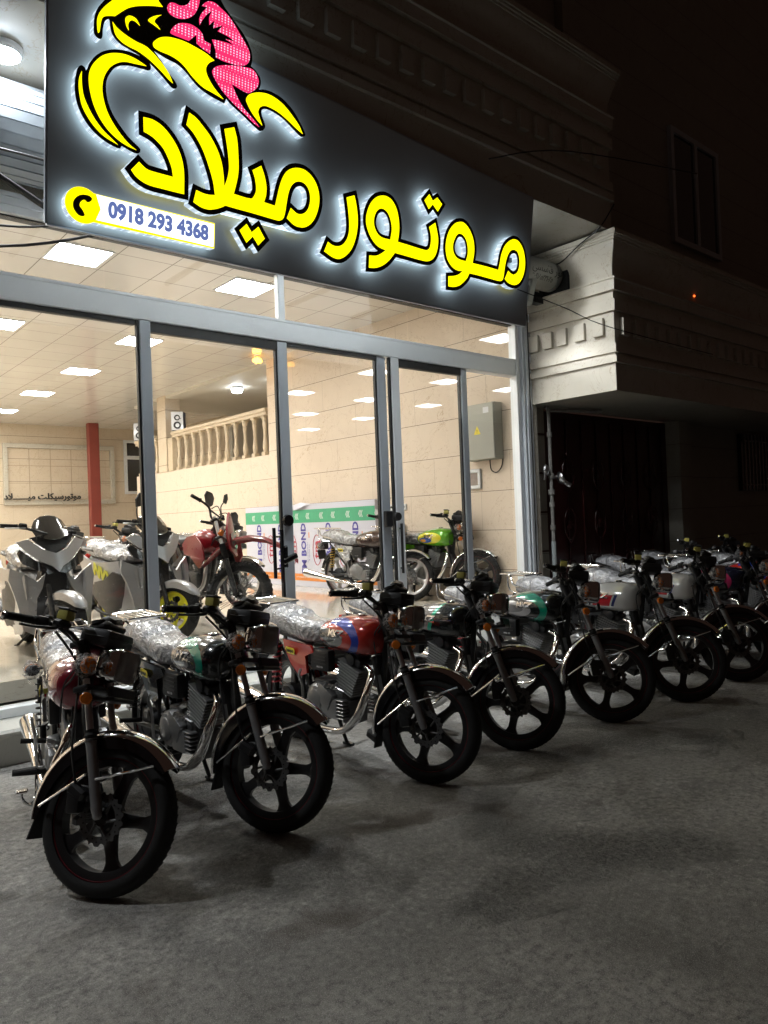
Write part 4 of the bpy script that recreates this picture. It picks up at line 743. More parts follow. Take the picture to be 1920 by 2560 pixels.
for k in ('Y1','Y2','Y3','Y4','Y5','Y6','R1','R2','R3','R4'):
    mt='face_red' if k[0]=='R' else 'face_yellow'
    g=fill_mesh('red_face' if k[0]=='R' else 'yellow_face',[cat_rom(SG[k])],D0+DD,.003,[mt,mt],None); g.parent=b; g.matrix_parent_inverse=Matrix()
b=fill_mesh('arc_emblem',[cat_rom(SG['BA'])],D0,DD,['letter_black','letter_edge'],None)
for k in ('Y7','Y8'): g=fill_mesh('yellow_face',[cat_rom(SG[k])],D0+DD,.003,['face_yellow','face_yellow'],None); g.parent=b; g.matrix_parent_inverse=Matrix()
# telephone plate
cc=(-4.233,.0985); circ=[(cc[0]+.103*math.cos(a),cc[1]+.103*math.sin(a)) for a in [k*2*PI/40 for k in range(40)]]
a0=math.asin(.083/.103); arc=[(cc[0]+.103*math.cos(a),cc[1]+.103*math.sin(a)) for a in [a0+k*(2*PI-2*a0)/36 for k in range(37)]]
pl=arc+[(-3.378,.0225),(-3.378,.187)]
b=fill_mesh('phone_plate',[pl],D0,DD,['face_yellow','letter_edge'],None)
m=MB(); m.plate([(-4.155,.033),(-3.386,.033),(-3.386,.178),(-4.155,.178),(-4.128,.1)],sgn(D0+DD),.003); g=m.build('white_field','pill_white',smooth=0); g.parent=b
m=MB(); m.text('0918 293 4368',lambda u,v,h:sgn(D0+DD+.003)(-3.755+u,.106+v,h),.128,th=.003,sx=.85,bold=.006,res=4); g=m.build('digits','digit_blue',smooth=0); g.parent=b
m=MB(); m.plate(cat_rom([(u,v,c) for u,v,c in [(-4.222,.045,0),(-4.235,.035,0),(-4.262,.04,0),(-4.288,.075,0),(-4.285,.115,0),(-4.252,.152,0),(-4.205,.162,0),(-4.182,.152,0),(-4.185,.135,0),(-4.207,.122,0),(-4.225,.132,0),(-4.248,.112,0),(-4.252,.09,0),(-4.238,.075,0)]]),sgn(D0+DD),.003); g=m.build('handset_icon','phone_dark',smooth=0); g.parent=b
# ================================================================ motorcycles
# bike space: x forward, y left, z up; rear axle at (0,0,.31); front axle at (AX,0,.30)
AX=1.27; RAKE=R_(24.5); HEAD=Vector((AX-.055-math.tan(RAKE)*.62,0,.90)); AXD=Vector((-math.sin(RAKE),0,math.cos(RAKE)))
FWD=Vector((math.cos(RAKE),0,math.sin(RAKE)))
def fork(s,y=0,f=0): # point at distance s up the steering axis from axle height, f forward of it
    base=Vector((AX-.055*math.cos(RAKE)**0,0,.30)); p=base+AXD*s+FWD*f; p.y=y; return p
def steer(th): return Matrix.Translation(HEAD) @ Matrix.Rotation(th,4,AXD) @ Matrix.Translation(-HEAD)
def wheel_parts(style,R,w,front,parent,M0,ang,tw='rubber',rimmat='rim_black',spin=0):
    """rim with spokes is the part; tyre, disc, valve are its pieces; local origin at the axle"""
    rim=R-w*.74
    m=MB(); hw=w*.36
    m.lathe([(-hw,rim+.012),(-hw,rim-.006),(-hw*.8,rim-.030),(hw*.8,rim-.030),(hw,rim-.006),(hw,rim+.012)],(0,0,0),(0,1,0),56,closed=True)
    if style=='five':
        for k in range(5):
            a=2*PI*k/5; ca,sa=math.cos(a),math.sin(a); rings=[]
            for r,wd,th in ((.045,.034,.036),(.09,.027,.026),(.14,.023,.021),(rim-.065,.024,.021),(rim-.045,.033,.023),(rim-.022,.056,.028)):
                c=[(-wd,-th/2),(-wd*.6,-th*.62),(wd*.6,-th*.62),(wd,-th/2),(wd,th/2),(wd*.6,th*.62),(-wd*.6,th*.62),(-wd,th/2)]
                rings.append([Vector((ca*r-sa*u,v,sa*r+ca*u)) for u,v in c])
            m.loft(rings)
        m.lathe([(-.06,0),(-.06,.03),(-.035,.045),(-.03,.06),(.03,.06),(.035,.05),(.06,.03),(.06,0)],(0,0,0),(0,1,0),28)
    elif style=='multi':
        for k in range(6):
            for dk in (-.16,.16):
                a=2*PI*k/6; a0=a+dk*.6; a1=a+dk*2.2; rings=[]
                for t in (0,.3,.6,.85,1):
                    r=.06+(rim-.012-.06)*t; aa=a0+(a1-a0)*t; c=Vector((math.cos(aa)*r,0,math.sin(aa)*r)); tg=Vector((-math.sin(aa),0,math.cos(aa)))
                    rings.append([c+tg*.008+Vector((0,.009,0)),c+tg*.008-Vector((0,.009,0)),c-tg*.008-Vector((0,.009,0)),c-tg*.008+Vector((0,.009,0))])
                m.loft(rings)
        m.lathe([(-.06,0),(-.06,.06),(-.04,.075),(.04,.075),(.06,.06),(.06,0)],(0,0,0),(0,1,0),28)
    else:
        for k in range(36):
            a=2*PI*k/36; s_=1 if k%2 else -1; b=a+(.5 if (k//2)%2 else -.5)
            m.cyl((math.cos(a)*.035,s_*.03,math.sin(a)*.035),(math.cos(b)*rim*.96,0,math.sin(b)*rim*.96),.0019,n=5)
        m.lathe([(-.05,0),(-.05,.02),(-.035,.036),(-.03,.022),(.03,.022),(.035,.036),(.05,.02),(.05,0)],(0,0,0),(0,1,0),22)
    wo=m.build('front_wheel' if front else 'rear_wheel',rimmat,parent); 
    m=MB(); pf=[]
    kn=style=='wire'
    for k in range(15):
        a=-PI*.14+ (PI*1.28)*k/14; y=-math.cos(a)*w/2; r=rim+ (w*.28)+math.sin(a)*(R-rim-w*.28) if math.sin(a)>0 else rim+w*.28+math.sin(a)*w*.5; pf.append((y,r))
    m.lathe(pf,(0,0,0),(0,1,0),64 if not kn else 72)
    if kn:
        for k in range(44):
            a=2*PI*k/44
            for y in (-.028,0,.028) if k%2 else (-.042,.015,.042):
                rr=R-.006-abs(y)*.35; m.box((math.cos(a)*rr,y,math.sin(a)*rr),(.026,.018,.022),rot=(0,-a,0))
    else:
        for k in range(60):
            a=2*PI*k/60
            for s_ in(-1,1): m.tube([(math.cos(a)*(R-.0005),s_*.006,math.sin(a)*(R-.0005)),(math.cos(a+.05)*(R-.004),s_*.024,math.sin(a+.05)*(R-.004))],.0022,4)
    m.build('tyre',tw,wo)
    if style=='five':
        m=MB()
        for s_ in(-1,1): m.tube([(math.cos(a)*(rim+.003),s_*(hw+.001),math.sin(a)*(rim+.003)) for a in [j*2*PI/48 for j in range(48)]],.0022,4,closed=True)
        m.build('rim_stripe','rim_line',wo)
    if front:
        m=MB(); n=72; ys=-.066; 
        r1=[.100+.005*(1 if math.sin(j*2*PI/n*18)>0 else -1) for j in range(n)]; r0=.068
        vs=[];fs=[]
        for y in (ys-.002,ys+.002):
            for j in range(n): a=2*PI*j/n; vs.append((math.cos(a)*r1[j],y,math.sin(a)*r1[j]))
            for j in range(n): a=2*PI*j/n; vs.append((math.cos(a)*r0,y,math.sin(a)*r0))
        for j in range(n):
            k=(j+1)%n; fs+=[(j,k,n+k,n+j),(2*n+j,3*n+j,3*n+k,2*n+k),(j,2*n+j,2*n+k,k),(n+j,n+k,3*n+k,3*n+j)]
        m.add(vs,fs)
        for j in range(6):
            a=2*PI*j/6; m.tube([(math.cos(a)*.03,ys,math.sin(a)*.03),(math.cos(a+.25)*.072,ys,math.sin(a+.25)*.072)],.006,5)
        for j in range(24):
            a=2*PI*j/24; rr=.078+.01*(j%2); m.cyl((math.cos(a)*rr,ys-.0035,math.sin(a)*rr),(math.cos(a)*rr,ys+.0035,math.sin(a)*rr),.004,n=6,mi=1)
        m.build('brake_disc',['alloy_dark','black_metal'],wo)
        m=MB(); a=2*PI*.62; m.cyl((math.cos(a)*(rim-.02),0,math.sin(a)*(rim-.02)),(math.cos(a)*(rim-.06),-.004,math.sin(a)*(rim-.06)),.005,.004,n=8); m.build('valve','rubber',wo)
    wo.matrix_parent_inverse=Matrix()
    wo.matrix_basis=M0 @ Matrix.Rotation(spin,4,'Y')
    return wo
def tank_ring(x,hw,zt,zb,n=24,e=2.6,dy=0):
    c=(zt+zb)/2;h=(zt-zb)/2; R=[]
    for j in range(n):
        a=2*PI*j/n; ca,sa=math.cos(a),math.sin(a); y=hw*math.copysign(abs(ca)**(2/e),ca); z=h*math.copysign(abs(sa)**(2/e),sa)
        k=1-.16*max(0,z/h)**2 if h else 1
        R.append(Vector((x,y*k,c+z)))
    return R
TSEC=[(.355,.085,.815,.745),(.375,.105,.84,.715),(.43,.125,.865,.69),(.52,.138,.888,.675),(.62,.145,.902,.668),(.72,.146,.908,.664),(.80,.138,.902,.668),(.86,.118,.888,.682),(.895,.085,.87,.71),(.905,.05,.85,.74)]
def tank_hw(x):
    for a,b in zip(TSEC,TSEC[1:]):
        if a[0]<=x<=b[0]: t=(x-a[0])/(b[0]-a[0]); return a[1]*(1-t)+b[1]*t
    return .1
def interp(S,x):
    for a,b in zip(S,S[1:]):
        if a[0]<=x<=b[0]:
            t=(x-a[0])/(b[0]-a[0]); t=t*t*(3-2*t); return [p*(1-t)+q*t for p,q in zip(a,b)]
    return list(S[-1] if x>S[-1][0] else S[0])
FRONT=[]
def make_bike(loc,rz,steer_a,label,group,tank='tank_red',side='black_gloss',coil='black_metal',wheel='five',rimmat='rim_black',film_tank=False,wrapped=True):
    r=empty('motorcycle',loc,rz,label,'motorcycle',group)
    SM=steer(steer_a)
    def fr(o): o.matrix_basis=SM.copy(); FRONT.append(o); return o
    # ---- tank
    m=MB(); xs=[.355+(.905-.355)*i/22 for i in range(23)]; m.loft([tank_ring(x,*interp(TSEC,x)[1:]) for x in xs])
    tk=m.build('fuel_tank',tank,r,smooth=60,loc=(.038,0,0))
    def on_tank(s_,x0,z0):
        def f(u,v,h):
            x=x0+u*(1 if s_<0 else -1)+v*.15*(1 if s_<0 else 1); z=z0+v; q=interp(TSEC,x); c=(q[2]+q[3])/2; hh=(q[2]-q[3])/2; zz=max(-1,min(1,(z-c)/hh)); yy=q[1]*(1-abs(zz)**2.6)**(1/2.6)*(1-.16*max(0,zz)**2)
            return (x,s_*(yy+.0015+h),z)
        return f
    for s_ in(-1,1):
        m=MB(); m.text('MK',on_tank(s_,.575,.80),.062,th=.004,bold=.0025,sx=1.1); m.text('Z',on_tank(s_,.645,.80),.062,th=.004,bold=.002,sx=1.7); m.tube([on_tank(s_,.68,.80)(u,v,.003) for u,v in ((0,.006),(.03,.004),(.06,.012))],.0022,4)
        m.build('emblem','chrome',tk)
    MB().lathe([(0,0),(0,.032),(.008,.032),(.012,.026),(.013,0)],(.70,0,.905),(0,0,1),20).build('fuel_cap','chrome',tk)
    # ---- seat under shipping film
    SS=[(-.24,.085,.865,.79),(-.22,.115,.905,.775),(-.15,.128,.925,.76),(-.02,.132,.925,.745),(.08,.13,.905,.735),(.14,.128,.868,.73),(.25,.125,.853,.72),(.36,.112,.848,.715),(.44,.09,.84,.72),(.46,.06,.825,.735)]
    m=MB(); xs=[-.24+.70*i/40 for i in range(41)]; rings=[]
    for x in xs:
        R=tank_ring(x,*interp(SS,x)[1:],n=40,e=3.2); q=[]
        for p in R:
            d=Vector((0,p.y,p.z-.80)); d.normalize()
            n_=noise.noise(p*14)*.5+noise.noise(Vector((p.x*38,p.y*14,p.z*10)))*.35
            q.append(p+d*(.010*n_+.002)-Vector((0,0,.012 if p.z<.76 else 0))*(1+noise.noise(p*15)))
        rings.append(q)
    m.loft(rings); st=m.build('seat','seat_film',r,smooth=30)
    # ---- tail: rack, rear mudguard, lamp
    m=MB()
    for s_ in(-1,1): m.tube([(.02,s_*.145,.80),(-.12,s_*.15,.83),(-.22,s_*.15,.86),(-.26,s_*.135,.935),(-.30,s_*.12,.945)],.008,8,smooth=4); m.tube([(-.05,s_*.15,.77),(-.27,s_*.13,.80),(-.30,s_*.125,.93)],.007,8,smooth=3)
    m.tube([(-.12,.12,.94),(-.36,.115,.95),(-.385,.09,.95),(-.385,-.09,.95),(-.36,-.115,.95),(-.12,-.12,.94),(-.10,-.09,.94),(-.10,.09,.94)],.008,8,closed=True,smooth=4)
    for k in range(4): y=-.07+.047*k; m.cyl((-.11,y,.942),(-.38,y,.951),.005,n=6)
    m.build('luggage_rack','chrome',r)
    m=MB(); rg=[]
    for k in range(15):
        a=R_(25+ 150*k/14); R0=.335; c=Vector((math.cos(a)*R0,0,.31+math.sin(a)*R0)); d=Vector((math.cos(a),0,math.sin(a)))
        rg.append([c+Vector((0,-.062,0))-d*.05,c+Vector((0,-.062,0)),c+Vector((0,-.03,0))+d*.018,c+Vector((0,.03,0))+d*.018,c+Vector((0,.062,0)),c+Vector((0,.062,0))-d*.05,c+Vector((0,.056,0))-d*.05,c+Vector((0,.056,0)),c+Vector((0,-.056,0)),c+Vector((0,-.056,0))-d*.05])
    m.loft(rg); m.build('rear_mudguard','chrome' if wheel=='five' else 'chrome_dull',r)
    tl=MB().box((-.345,0,.70),(.09,.15,.10),bev=.015).build('tail_lamp','black_plastic',r); MB().box((-.40,0,.705),(.03,.135,.085),bev=.012,seg=2).build('lens','red_lens',tl)
    MB().box((-.37,0,.58),(.006,.15,.13),rot=(0,-.25,0)).build('rear_flap','black_plastic',r)
    # ---- frame
    m=MB()
    m.tube([(HEAD.x-.02,0,.86),(.70,0,.72),(.45,0,.70),(.25,0,.68)],.022,8,smooth=4); m.tube([HEAD-AXD*.1,HEAD+AXD*.07],.032,12)
    m.tube([(HEAD.x+.02,0,.80),(.92,0,.58),(.88,0,.34),(.80,0,.20)],.019,8,smooth=4)
    for s_ in(-1,1):
        m.tube([(.30,s_*.06,.69),(.1,s_*.11,.74),(-.25,s_*.11,.77)],.013,8,smooth=3); m.tube([(.26,s_*.08,.66),(.22,s_*.09,.45),(.24,s_*.09,.26)],.013,8,smooth=3)
        m.tube([(.24,s_*.09,.32),(.0,s_*.095,.31),(-.06,s_*.095,.31)],[.018,.014,.02],8); m.tube([(.22,s_*.09,.42),(-.08,s_*.11,.74)],.010,6)
    m.build('frame','black_metal',r)
    # ---- side covers
    for s_ in(-1,1):
        m=MB(); pts=[(.06,.715),(.38,.70),(.405,.66),(.33,.63),(.34,.52),(.27,.49),(.17,.56),(.09,.65)]
        m.plate(pts,lambda u,v,h,s_=s_:(u,s_*(.115+h+.02*math.sin((u-.06)*8)),v),.02)
        sc_=m.build('side_cover',side,r,smooth=45)
        m=MB(); m.plate([(.105,.655),(.115,.672),(.215,.668),(.225,.652),(.22,.628),(.13,.632)],lambda u,v,h,s_=s_:(u,s_*(.138+h+.02*math.sin((u-.06)*8)),v),.002); bd=m.build('badge','badge_yellow',sc_,smooth=0)
        m=MB(); m.text('Jnsapo',lambda u,v,h,s_=s_:(.168+u*(1 if s_<0 else -1),s_*(.1415+h+.02*math.sin((.168+u-.06)*8)),.651+v),.034,th=.001,bold=.001); m.build('badge_text','text_black',sc_,smooth=0)
    # ---- air box beside the engine
    for s_ in(-1,1):
        m=MB(); m.box((.455,s_*.105,.615),(.19,.06,.14),bev=.02,seg=2); m.box((.375,s_*.10,.635),(.09,.05,.09),bev=.02)
        for k in range(4): m.box((.46,s_*.137,.66-.022*k),(.13,.004,.006))
        a=m.build('air_box','black_plastic',r); MB().text('MKZ 150',lambda u,v,h,s_=s_:(.46+u*(1 if s_<0 else -1),s_*(.136+h),.572+v),.016,th=.001).build('air_box_text','text_white',a,smooth=0)
    # ---- engine
    m=MB(); m.box((.47,0,.34),(.36,.20,.20),bev=.05,seg=3); m.box((.40,0,.44),(.16,.16,.08),bev=.02,seg=2); m.box((.63,0,.30),(.10,.15,.16),bev=.03,seg=2)
    en=m.build('engine','alloy_dark',r)
    for s_ in (-1,1):
        m=MB(); m.lathe([(.085,.0),(.085,.105),(.12,.10),(.135,.085),(.138,.066),(.146,.064),(.150,.055),(.150,0)],(.40,0,.36),(0,s_,0),32)
        m.box((.49,s_*.115,.39),(.15,.06,.12),rot=(0,.5,0),bev=.015,seg=2); m.box((.53,s_*.11,.32),(.16,.05,.13),bev=.03,seg=2)
        for k in range(6): m.box((.615,s_*.105,.27+.022*k),(.11,.05,.007),bev=.003)
        for a in range(6): m.cyl((.40+.097*math.cos(a+.3),s_*.12,.36+.097*math.sin(a+.3)),(.40+.097*math.cos(a+.3),s_*.132,.36+.097*math.sin(a+.3)),.006,n=6)
        m.build('crankcase_cover','alloy',en)
    
    m=MB(); ax=Vector((.33,0,.94)).normalized(); u0=Vector((ax.z,0,-ax.x)); c0=Vector((.62,0,.43))
    for k in range(10):
        c=c0+ax*(.0195*k); wdt=.078+.003*k; m.box(c,(wdt*2,.165,.0055),rot=(0,math.atan2(ax.x,ax.z),0),bev=.001)
    m.box(c0+ax*.09,(.09,.09,.19),rot=(0,math.atan2(ax.x,ax.z),0),bev=.01)
    m.build('cylinder_fins','fin_metal',en)
    m=MB(); c=c0+ax*.215; m.box(c,(.16,.13,.05),rot=(0,math.atan2(ax.x,ax.z),0),bev=.018,seg=2); m.box(c+ax*.035,(.10,.11,.035),rot=(0,.17,0),bev=.012,seg=2); m.lathe([(.05,0),(.05,.04),(.075,.036),(.08,.02),(.08,0)],c,(0,-1,0),16); m.lathe([(.05,0),(.05,.04),(.075,.036),(.08,.02),(.08,0)],c,(0,1,0),16)
    m.tube([c+Vector((-.06,0,0)),c+Vector((-.12,0,-.01)),(.47,0,.60)],[.025,.022,.03],10,smooth=3); m.build('cylinder_head','engine_black',en)
    m=MB()
    for k in range(10): m.cyl((.50+.012*k,-.145-.002*(k%2),.455+.012*(k%3)),(.51+.012*k,-.10,.46),.0045,n=6)
    m.tube([(.56,-.09,.47),(.60,-.12,.46),(.66,-.11,.44)],.006,6,smooth=3); m.build('engine_fittings','chrome_dull',en)
    # ---- exhaust
    m=MB(); m.tube([(.80,-.04,.60),(.885,-.075,.57),(.87,-.115,.45),(.80,-.14,.29),(.67,-.15,.21),(.50,-.155,.195),(.34,-.16,.205),(.15,-.17,.235)],[.019,.019,.021,.022,.022,.021,.021,.022],14,smooth=5)
    m.tube([(.905,-.09,.55),(.89,-.13,.45),(.83,-.155,.32),(.73,-.165,.24)],[.008,.024,.026,.018],12,smooth=5)
    ex=m.build('exhaust_pipe','chrome',r)
    m=MB(); m.tube([(.18,-.17,.23),(.05,-.175,.252),(-.45,-.185,.325),(-.515,-.186,.335),(-.525,-.186,.337)],[.024,.030,.056,.057,.052],24,smooth=3); m.build('muffler','chrome',ex)
    m=MB(); m.cyl((-.527,-.186,.337),(-.545,-.186,.340),.02,n=14); m.build('tailpipe','black_metal',ex)
    # ---- suspension, chain case, stands
    for s_ in(-1,1):
        m=MB(); top=Vector((.005,s_*.135,.70)); bot=Vector((-.035,s_*.135,.34)); d=(top-bot)
        m.tube([bot,top],.011,8); m.tube([bot+d*.62,top-d*.03],.024,12); m.tube([bot+d*.05,bot+d*.3],.018,12,mi=0); m.ell(bot,(.022,.02,.022)); 
        sh=m.build('shock_absorber','chrome_dull' if coil!='black_metal' else 'black_metal',r)
        m=MB(); P=[]; u=d.normalized().orthogonal().normalized(); w_=d.normalized().cross(u)
        for k in range(8*12+1): a=2*PI*k/12; P.append(bot+d*(.16+.76*k/96)+(u*math.cos(a)+w_*math.sin(a))*.031)
        m.tube(P,.0052,6); m.build('coil_spring',coil,sh)
    m=MB(); m.tube([(.40,.115,.36),(-.02,.115,.33)],.045,10); m.box((.2,.115,.37),(.42,.03,.06),bev=.012); m.build('chain_case','black_metal',r)
    m=MB(); m.lathe([(-.075,0),(-.075,.07),(-.06,.085),(.06,.085),(.075,.06),(.075,0)],(0,0,.31),(0,1,0),24); m.build('rear_hub','engine_black',r)
    m=MB()
    for s_ in(-1,1): m.tube([(.34,s_*.09,.22),(.35,s_*.12,.10),(.375,s_*.135,.013)],[.014,.013,.012],8); m.box((.385,s_*.14,.010),(.09,.04,.018),bev=.006)
    m.cyl((.34,-.1,.2),(.34,.1,.2),.012); m.tube([(.36,-.13,.06),(.40,-.16,.075),(.44,-.17,.10)],.007,6); m.build('centre_stand','black_metal',r)
    for s_ in(-1,1):
        m=MB(); m.cyl((.33,s_*.12,.265),(.33,s_*.30,.285),.017,n=10); m.box((.33,s_*.24,.286),(.05,.12,.02),bev=.008); m.build('footpeg','rubber',r)
        m=MB(); m.cyl((.03,s_*.12,.345),(.03,s_*.25,.365),.014,n=10); m.build('rear_footpeg','rubber',r)
    m=MB(); m.tube([(.33,-.19,.25),(.46,-.20,.19),(.56,-.23,.185),(.58,-.26,.215),(.575,-.265,.25)],.008,8,smooth=4); m.box((.57,-.265,.258),(.05,.055,.012),bev=.005); m.build('brake_pedal','chrome',r)
    m=MB(); m.tube([(.37,-.155,.30),(.345,-.185,.31),(.34,-.19,.45),(.325,-.20,.52),(.35,-.205,.555)],.0085,8,smooth=4); m.build('kick_starter','chrome_dull',r)
    # ---- lower front guard
    m=MB(); m.box((.925,0,.45),(.035,.11,.46),rot=(0,-.22,0),bev=.01); m.box((.85,0,.19),(.10,.14,.06),rot=(0,.35,0),bev=.015); m.box((.945,-.056,.52),(.03,.003,.10),rot=(0,-.22,0),mi=1); m.build('engine_guard',['black_plastic','alloy_dark'],r)
    # ---- steered front end
    fa=fork(0,0,.055); 
    for s_ in(-1,1):
        y=s_*.088
        m=MB(); m.tube([fork(-.02,y,.05),fork(.02,y,.05),fork(.05,y,.05),fork(.27,y,.05),fork(.30,y,.05)],[.016,.024,.023,.023,.026],16,smooth=2); m.box(fork(.0,y,.05),(.04,.03,.05),rot=(0,-RAKE,0),bev=.01)
        fl=fr(m.build('fork_leg','fork_grey',r)); 
        q=MB(); q.tube([fork(.29,y,.05),fork(.74,y,.05)],.0155,14).build('stanchion','chrome_dull',fl)
        q=MB(); q.tube([fork(.29+.012*k,y,.05) for k in range(5)],[.027,.022,.027,.022,.025],14).build('dust_boot','rubber',fl)
        q=MB(); q.tube([fork(.56,y,.05),fork(.72,y,.05)],.023,14).build('fork_shroud','black_metal',fl)
    m=MB()
    for s0 in (.52,.72): m.box(fork(s0,0,.035),(.075,.235,.028),rot=(0,-RAKE,0),bev=.01,seg=2)
    m.tube([fork(.48,0,0),fork(.75,0,0)],.022,10)
    fr(m.build('triple_clamp','black_metal',r))
    m=MB(); m.box(fork(.07,-.10,-.035),(.06,.05,.10),rot=(0,-.2,0),bev=.015,seg=2); m.box(fork(.10,-.105,-.02),(.09,.045,.05),rot=(0,.4,0),bev=.012); m.box(fork(.10,-.09,.01),(.06,.02,.04),bev=.006); fr(m.build('brake_caliper','black_metal',r))
    m=MB(); m.tube([fork(.10,-.11,-.02),fork(.28,-.12,-.02),fork(.45,-.10,.0),fork(.62,-.11,.03),fork(.78,-.18,-.02)],.0055,6,smooth=6); fr(m.build('brake_hose','cable',r))
    # chromed mudguard with black side strips
    vg={-1:[],1:[]}; m=MB(); rg=[]; R0=.338; c0=Vector((AX,0,.30))
    for k in range(25):
        a=R_(45+ 147*k/24); e_=min(1,k/4,(24-k)/3+.3); d=Vector((math.cos(a),0,math.sin(a))); c=c0+d*R0; dp=.014; dq=.024+.040*math.sin(PI*min(1,max(0,k/24)))**.5
        hw=.062
        def P(y,dd): return c+d*dd+Vector((0,y,0))
        for s_ in (-1,1): vg[s_].append([P(s_*(hw-.006),-dq),P(s_*(hw-.006),-.016),P(s_*(hw-.002),-.016),P(s_*(hw-.002),-dq)])
        rg.append([P(-hw,-dp),P(-hw,-.012),P(-hw*.82,.008),P(-hw*.4,.018),P(0,.021),P(hw*.4,.018),P(hw*.82,.008),P(hw,-.012),P(hw,-dp),P(hw-.004,-dp),P(hw-.004,-.014),P(hw*.4,.012),P(0,.015),P(-hw*.4,.012),P(-hw+.004,-.014),P(-hw+.004,-dp)])
    m.loft(rg); fd=fr(m.build('front_mudguard','chrome',r,smooth=50))
    for s_ in (-1,1): MB().loft(vg[s_]).build('mudguard_side','black_gloss',fd,smooth=50)
    m=MB(); 
    for s_ in(-1,1):
        a=R_(54); p=c0+Vector((math.cos(a)*.30,s_*.068,math.sin(a)*.30)); m.tube([p,fork(.13,s_*.105,.065)],.0055,6)
        a=R_(182); p=c0+Vector((math.cos(a)*.30,s_*.068,math.sin(a)*.30)); m.tube([p,fork(.16,s_*.105,.02)],.0055,6)
    m.build('mudguard_stay','chrome',fd)
    m=MB()
    for k in range(7):
        pass
    a=R_(186); p=c0+Vector((math.cos(a)*.325,0,math.sin(a)*.325)); m.box(p+Vector((.008,0,-.05)),(.006,.10,.13),rot=(0,.12,0)); m.build('mud_flap','rubber',fd)
    # headlight, cluster, indicators
    m=MB(); hc=fork(.60,0,.16); rg=[]
    for k,(dx,s0) in enumerate(((-.08,.6),(-.07,.8),(-.045,.95),(0,.99),(.035,1.0),(.045,.97))):
        rg.append([hc+Vector((dx,.090*s0*math.copysign(abs(math.cos(a))**.32,math.cos(a)),.074*s0*math.copysign(abs(math.sin(a))**.32,math.sin(a)))) for a in [2*PI*j/28 for j in range(28)]])
    m.loft(rg); hl=fr(m.build('headlamp','chrome',r,smooth=40))
    m=MB(); rg=[]
    for dx,s0 in ((.040,.93),(.052,.90),(.060,.72),(.063,.4)): rg.append([hc+Vector((dx,.090*s0*math.copysign(abs(math.cos(a))**.3,math.cos(a)),.074*s0*math.copysign(abs(math.sin(a))**.3,math.sin(a)))) for a in [2*PI*j/28 for j in range(28)]])
    m.loft(rg); m.build('lens','lens_dark',hl)
    if wrapped:
        pass
    for s_ in(-1,1):
        p=fork(.60,s_*.165,.10); m=MB(); m.cyl(fork(.60,s_*.09,.08),p,.009,n=8); m.ell(p+Vector((-.01,0,0)),(.03,.042,.036),n=16,m=10)
        ind=fr(m.build('turn_signal','black_plastic',r)); m=MB(); m.ell(p+Vector((.015,0,0)),(.026,.044,.038),n=18,m=12); m.build('lens','amber',ind)
        if wrapped: MB().ell(p+Vector((.0,0,-.004)),(.044,.055,.050),n=20,m=14,amp=.25,sd=s_+3).build('wrap','wrap_film',ind)
        m=MB(); p=Vector((-.22,s_*.17,.70)); m.cyl((-.22,s_*.1,.71),p,.008,n=8); m.ell(p,(.03,.04,.034)); ind=m.build('rear_turn_signal','black_plastic',r); MB().ell(p-Vector((.015,0,0)),(.028,.042,.036)).build('lens','amber',ind)
        if wrapped: MB().ell(p,(.05,.058,.052),amp=.3,sd=s_).build('wrap','wrap_film',ind)
        m=MB(); p=fork(.47,s_*.115,.06); m.lathe([(0,0),(0,.026),(.012,.026),(.016,.022),(.017,0)],p,(.5,s_*.86,0),18); rf=fr(m.build('side_reflector','amber',r))
    m=MB(); m.box(fork(.455,0,.12),(.10,.17,.018),rot=(0,-.15,0),bev=.004); m.box(fork(.475,0,.16),(.02,.19,.045),rot=(0,-.3,0),bev=.004); fr(m.build('number_bracket','black_metal',r))
    m=MB(); cc_=fork(.735,0,.12); rg=[]
    for dz,s0,dx in ((-.045,.55,-.01),(-.03,.9,0),(.0,1.0,0),(.02,1.0,-.005),(.05,.8,-.02),(.06,.55,-.028)):
        rg.append([cc_+Vector((dx+.075*s0*math.copysign(abs(math.sin(a))**.5,math.sin(a)),.105*s0*math.copysign(abs(math.cos(a))**.5,math.cos(a)),dz)) for a in [2*PI*j/24 for j in range(24)]])
    m.box(cc_+Vector((-.005,0,.0)),(.15,.21,.075),bev=.022,seg=2); m.box(cc_+Vector((-.02,0,.045)),(.11,.17,.05),rot=(0,-.25,0),bev=.02); m.tube([cc_+Vector((.078*math.copysign(abs(math.sin(a))**.5,math.sin(a)),.108*math.copysign(abs(math.cos(a))**.5,math.cos(a)),.002)) for a in [2*PI*j/24 for j in range(24)]],.003,5,closed=True)
    for y in(-.05,.05): m.lathe([(0,0),(0,.042),(.014,.042),(.014,0)],cc_+Vector((-.03,y,.055)),(-.35,0,.93),20)
    if wrapped: m.box(cc_+Vector((-.02,.02,.085)),(.07,.12,.04),rot=(.2,.3,.3),bev=.015)
    cl=fr(m.build('instrument_cluster','black_plastic',r,smooth=40))
    # handlebar
    m=MB(); hb=[(0,.04,.80),(0,.09,.815)]
    b0=fork(.76,0,0)
    def hp(x,y,z): return b0+Vector((x,y,z))
    for s_ in(-1,1): m.tube([hp(0,0,.0),hp(0,s_*.06,.0),hp(.0,s_*.12,.02),hp(-.02,s_*.19,.034),hp(-.06,s_*.27,.034),hp(-.115,s_*.39,.026)],.0105,10,smooth=5)
    m.box(hp(0,0,-.01),(.05,.11,.04),bev=.01); bar=fr(m.build('handlebar','black_metal',r))
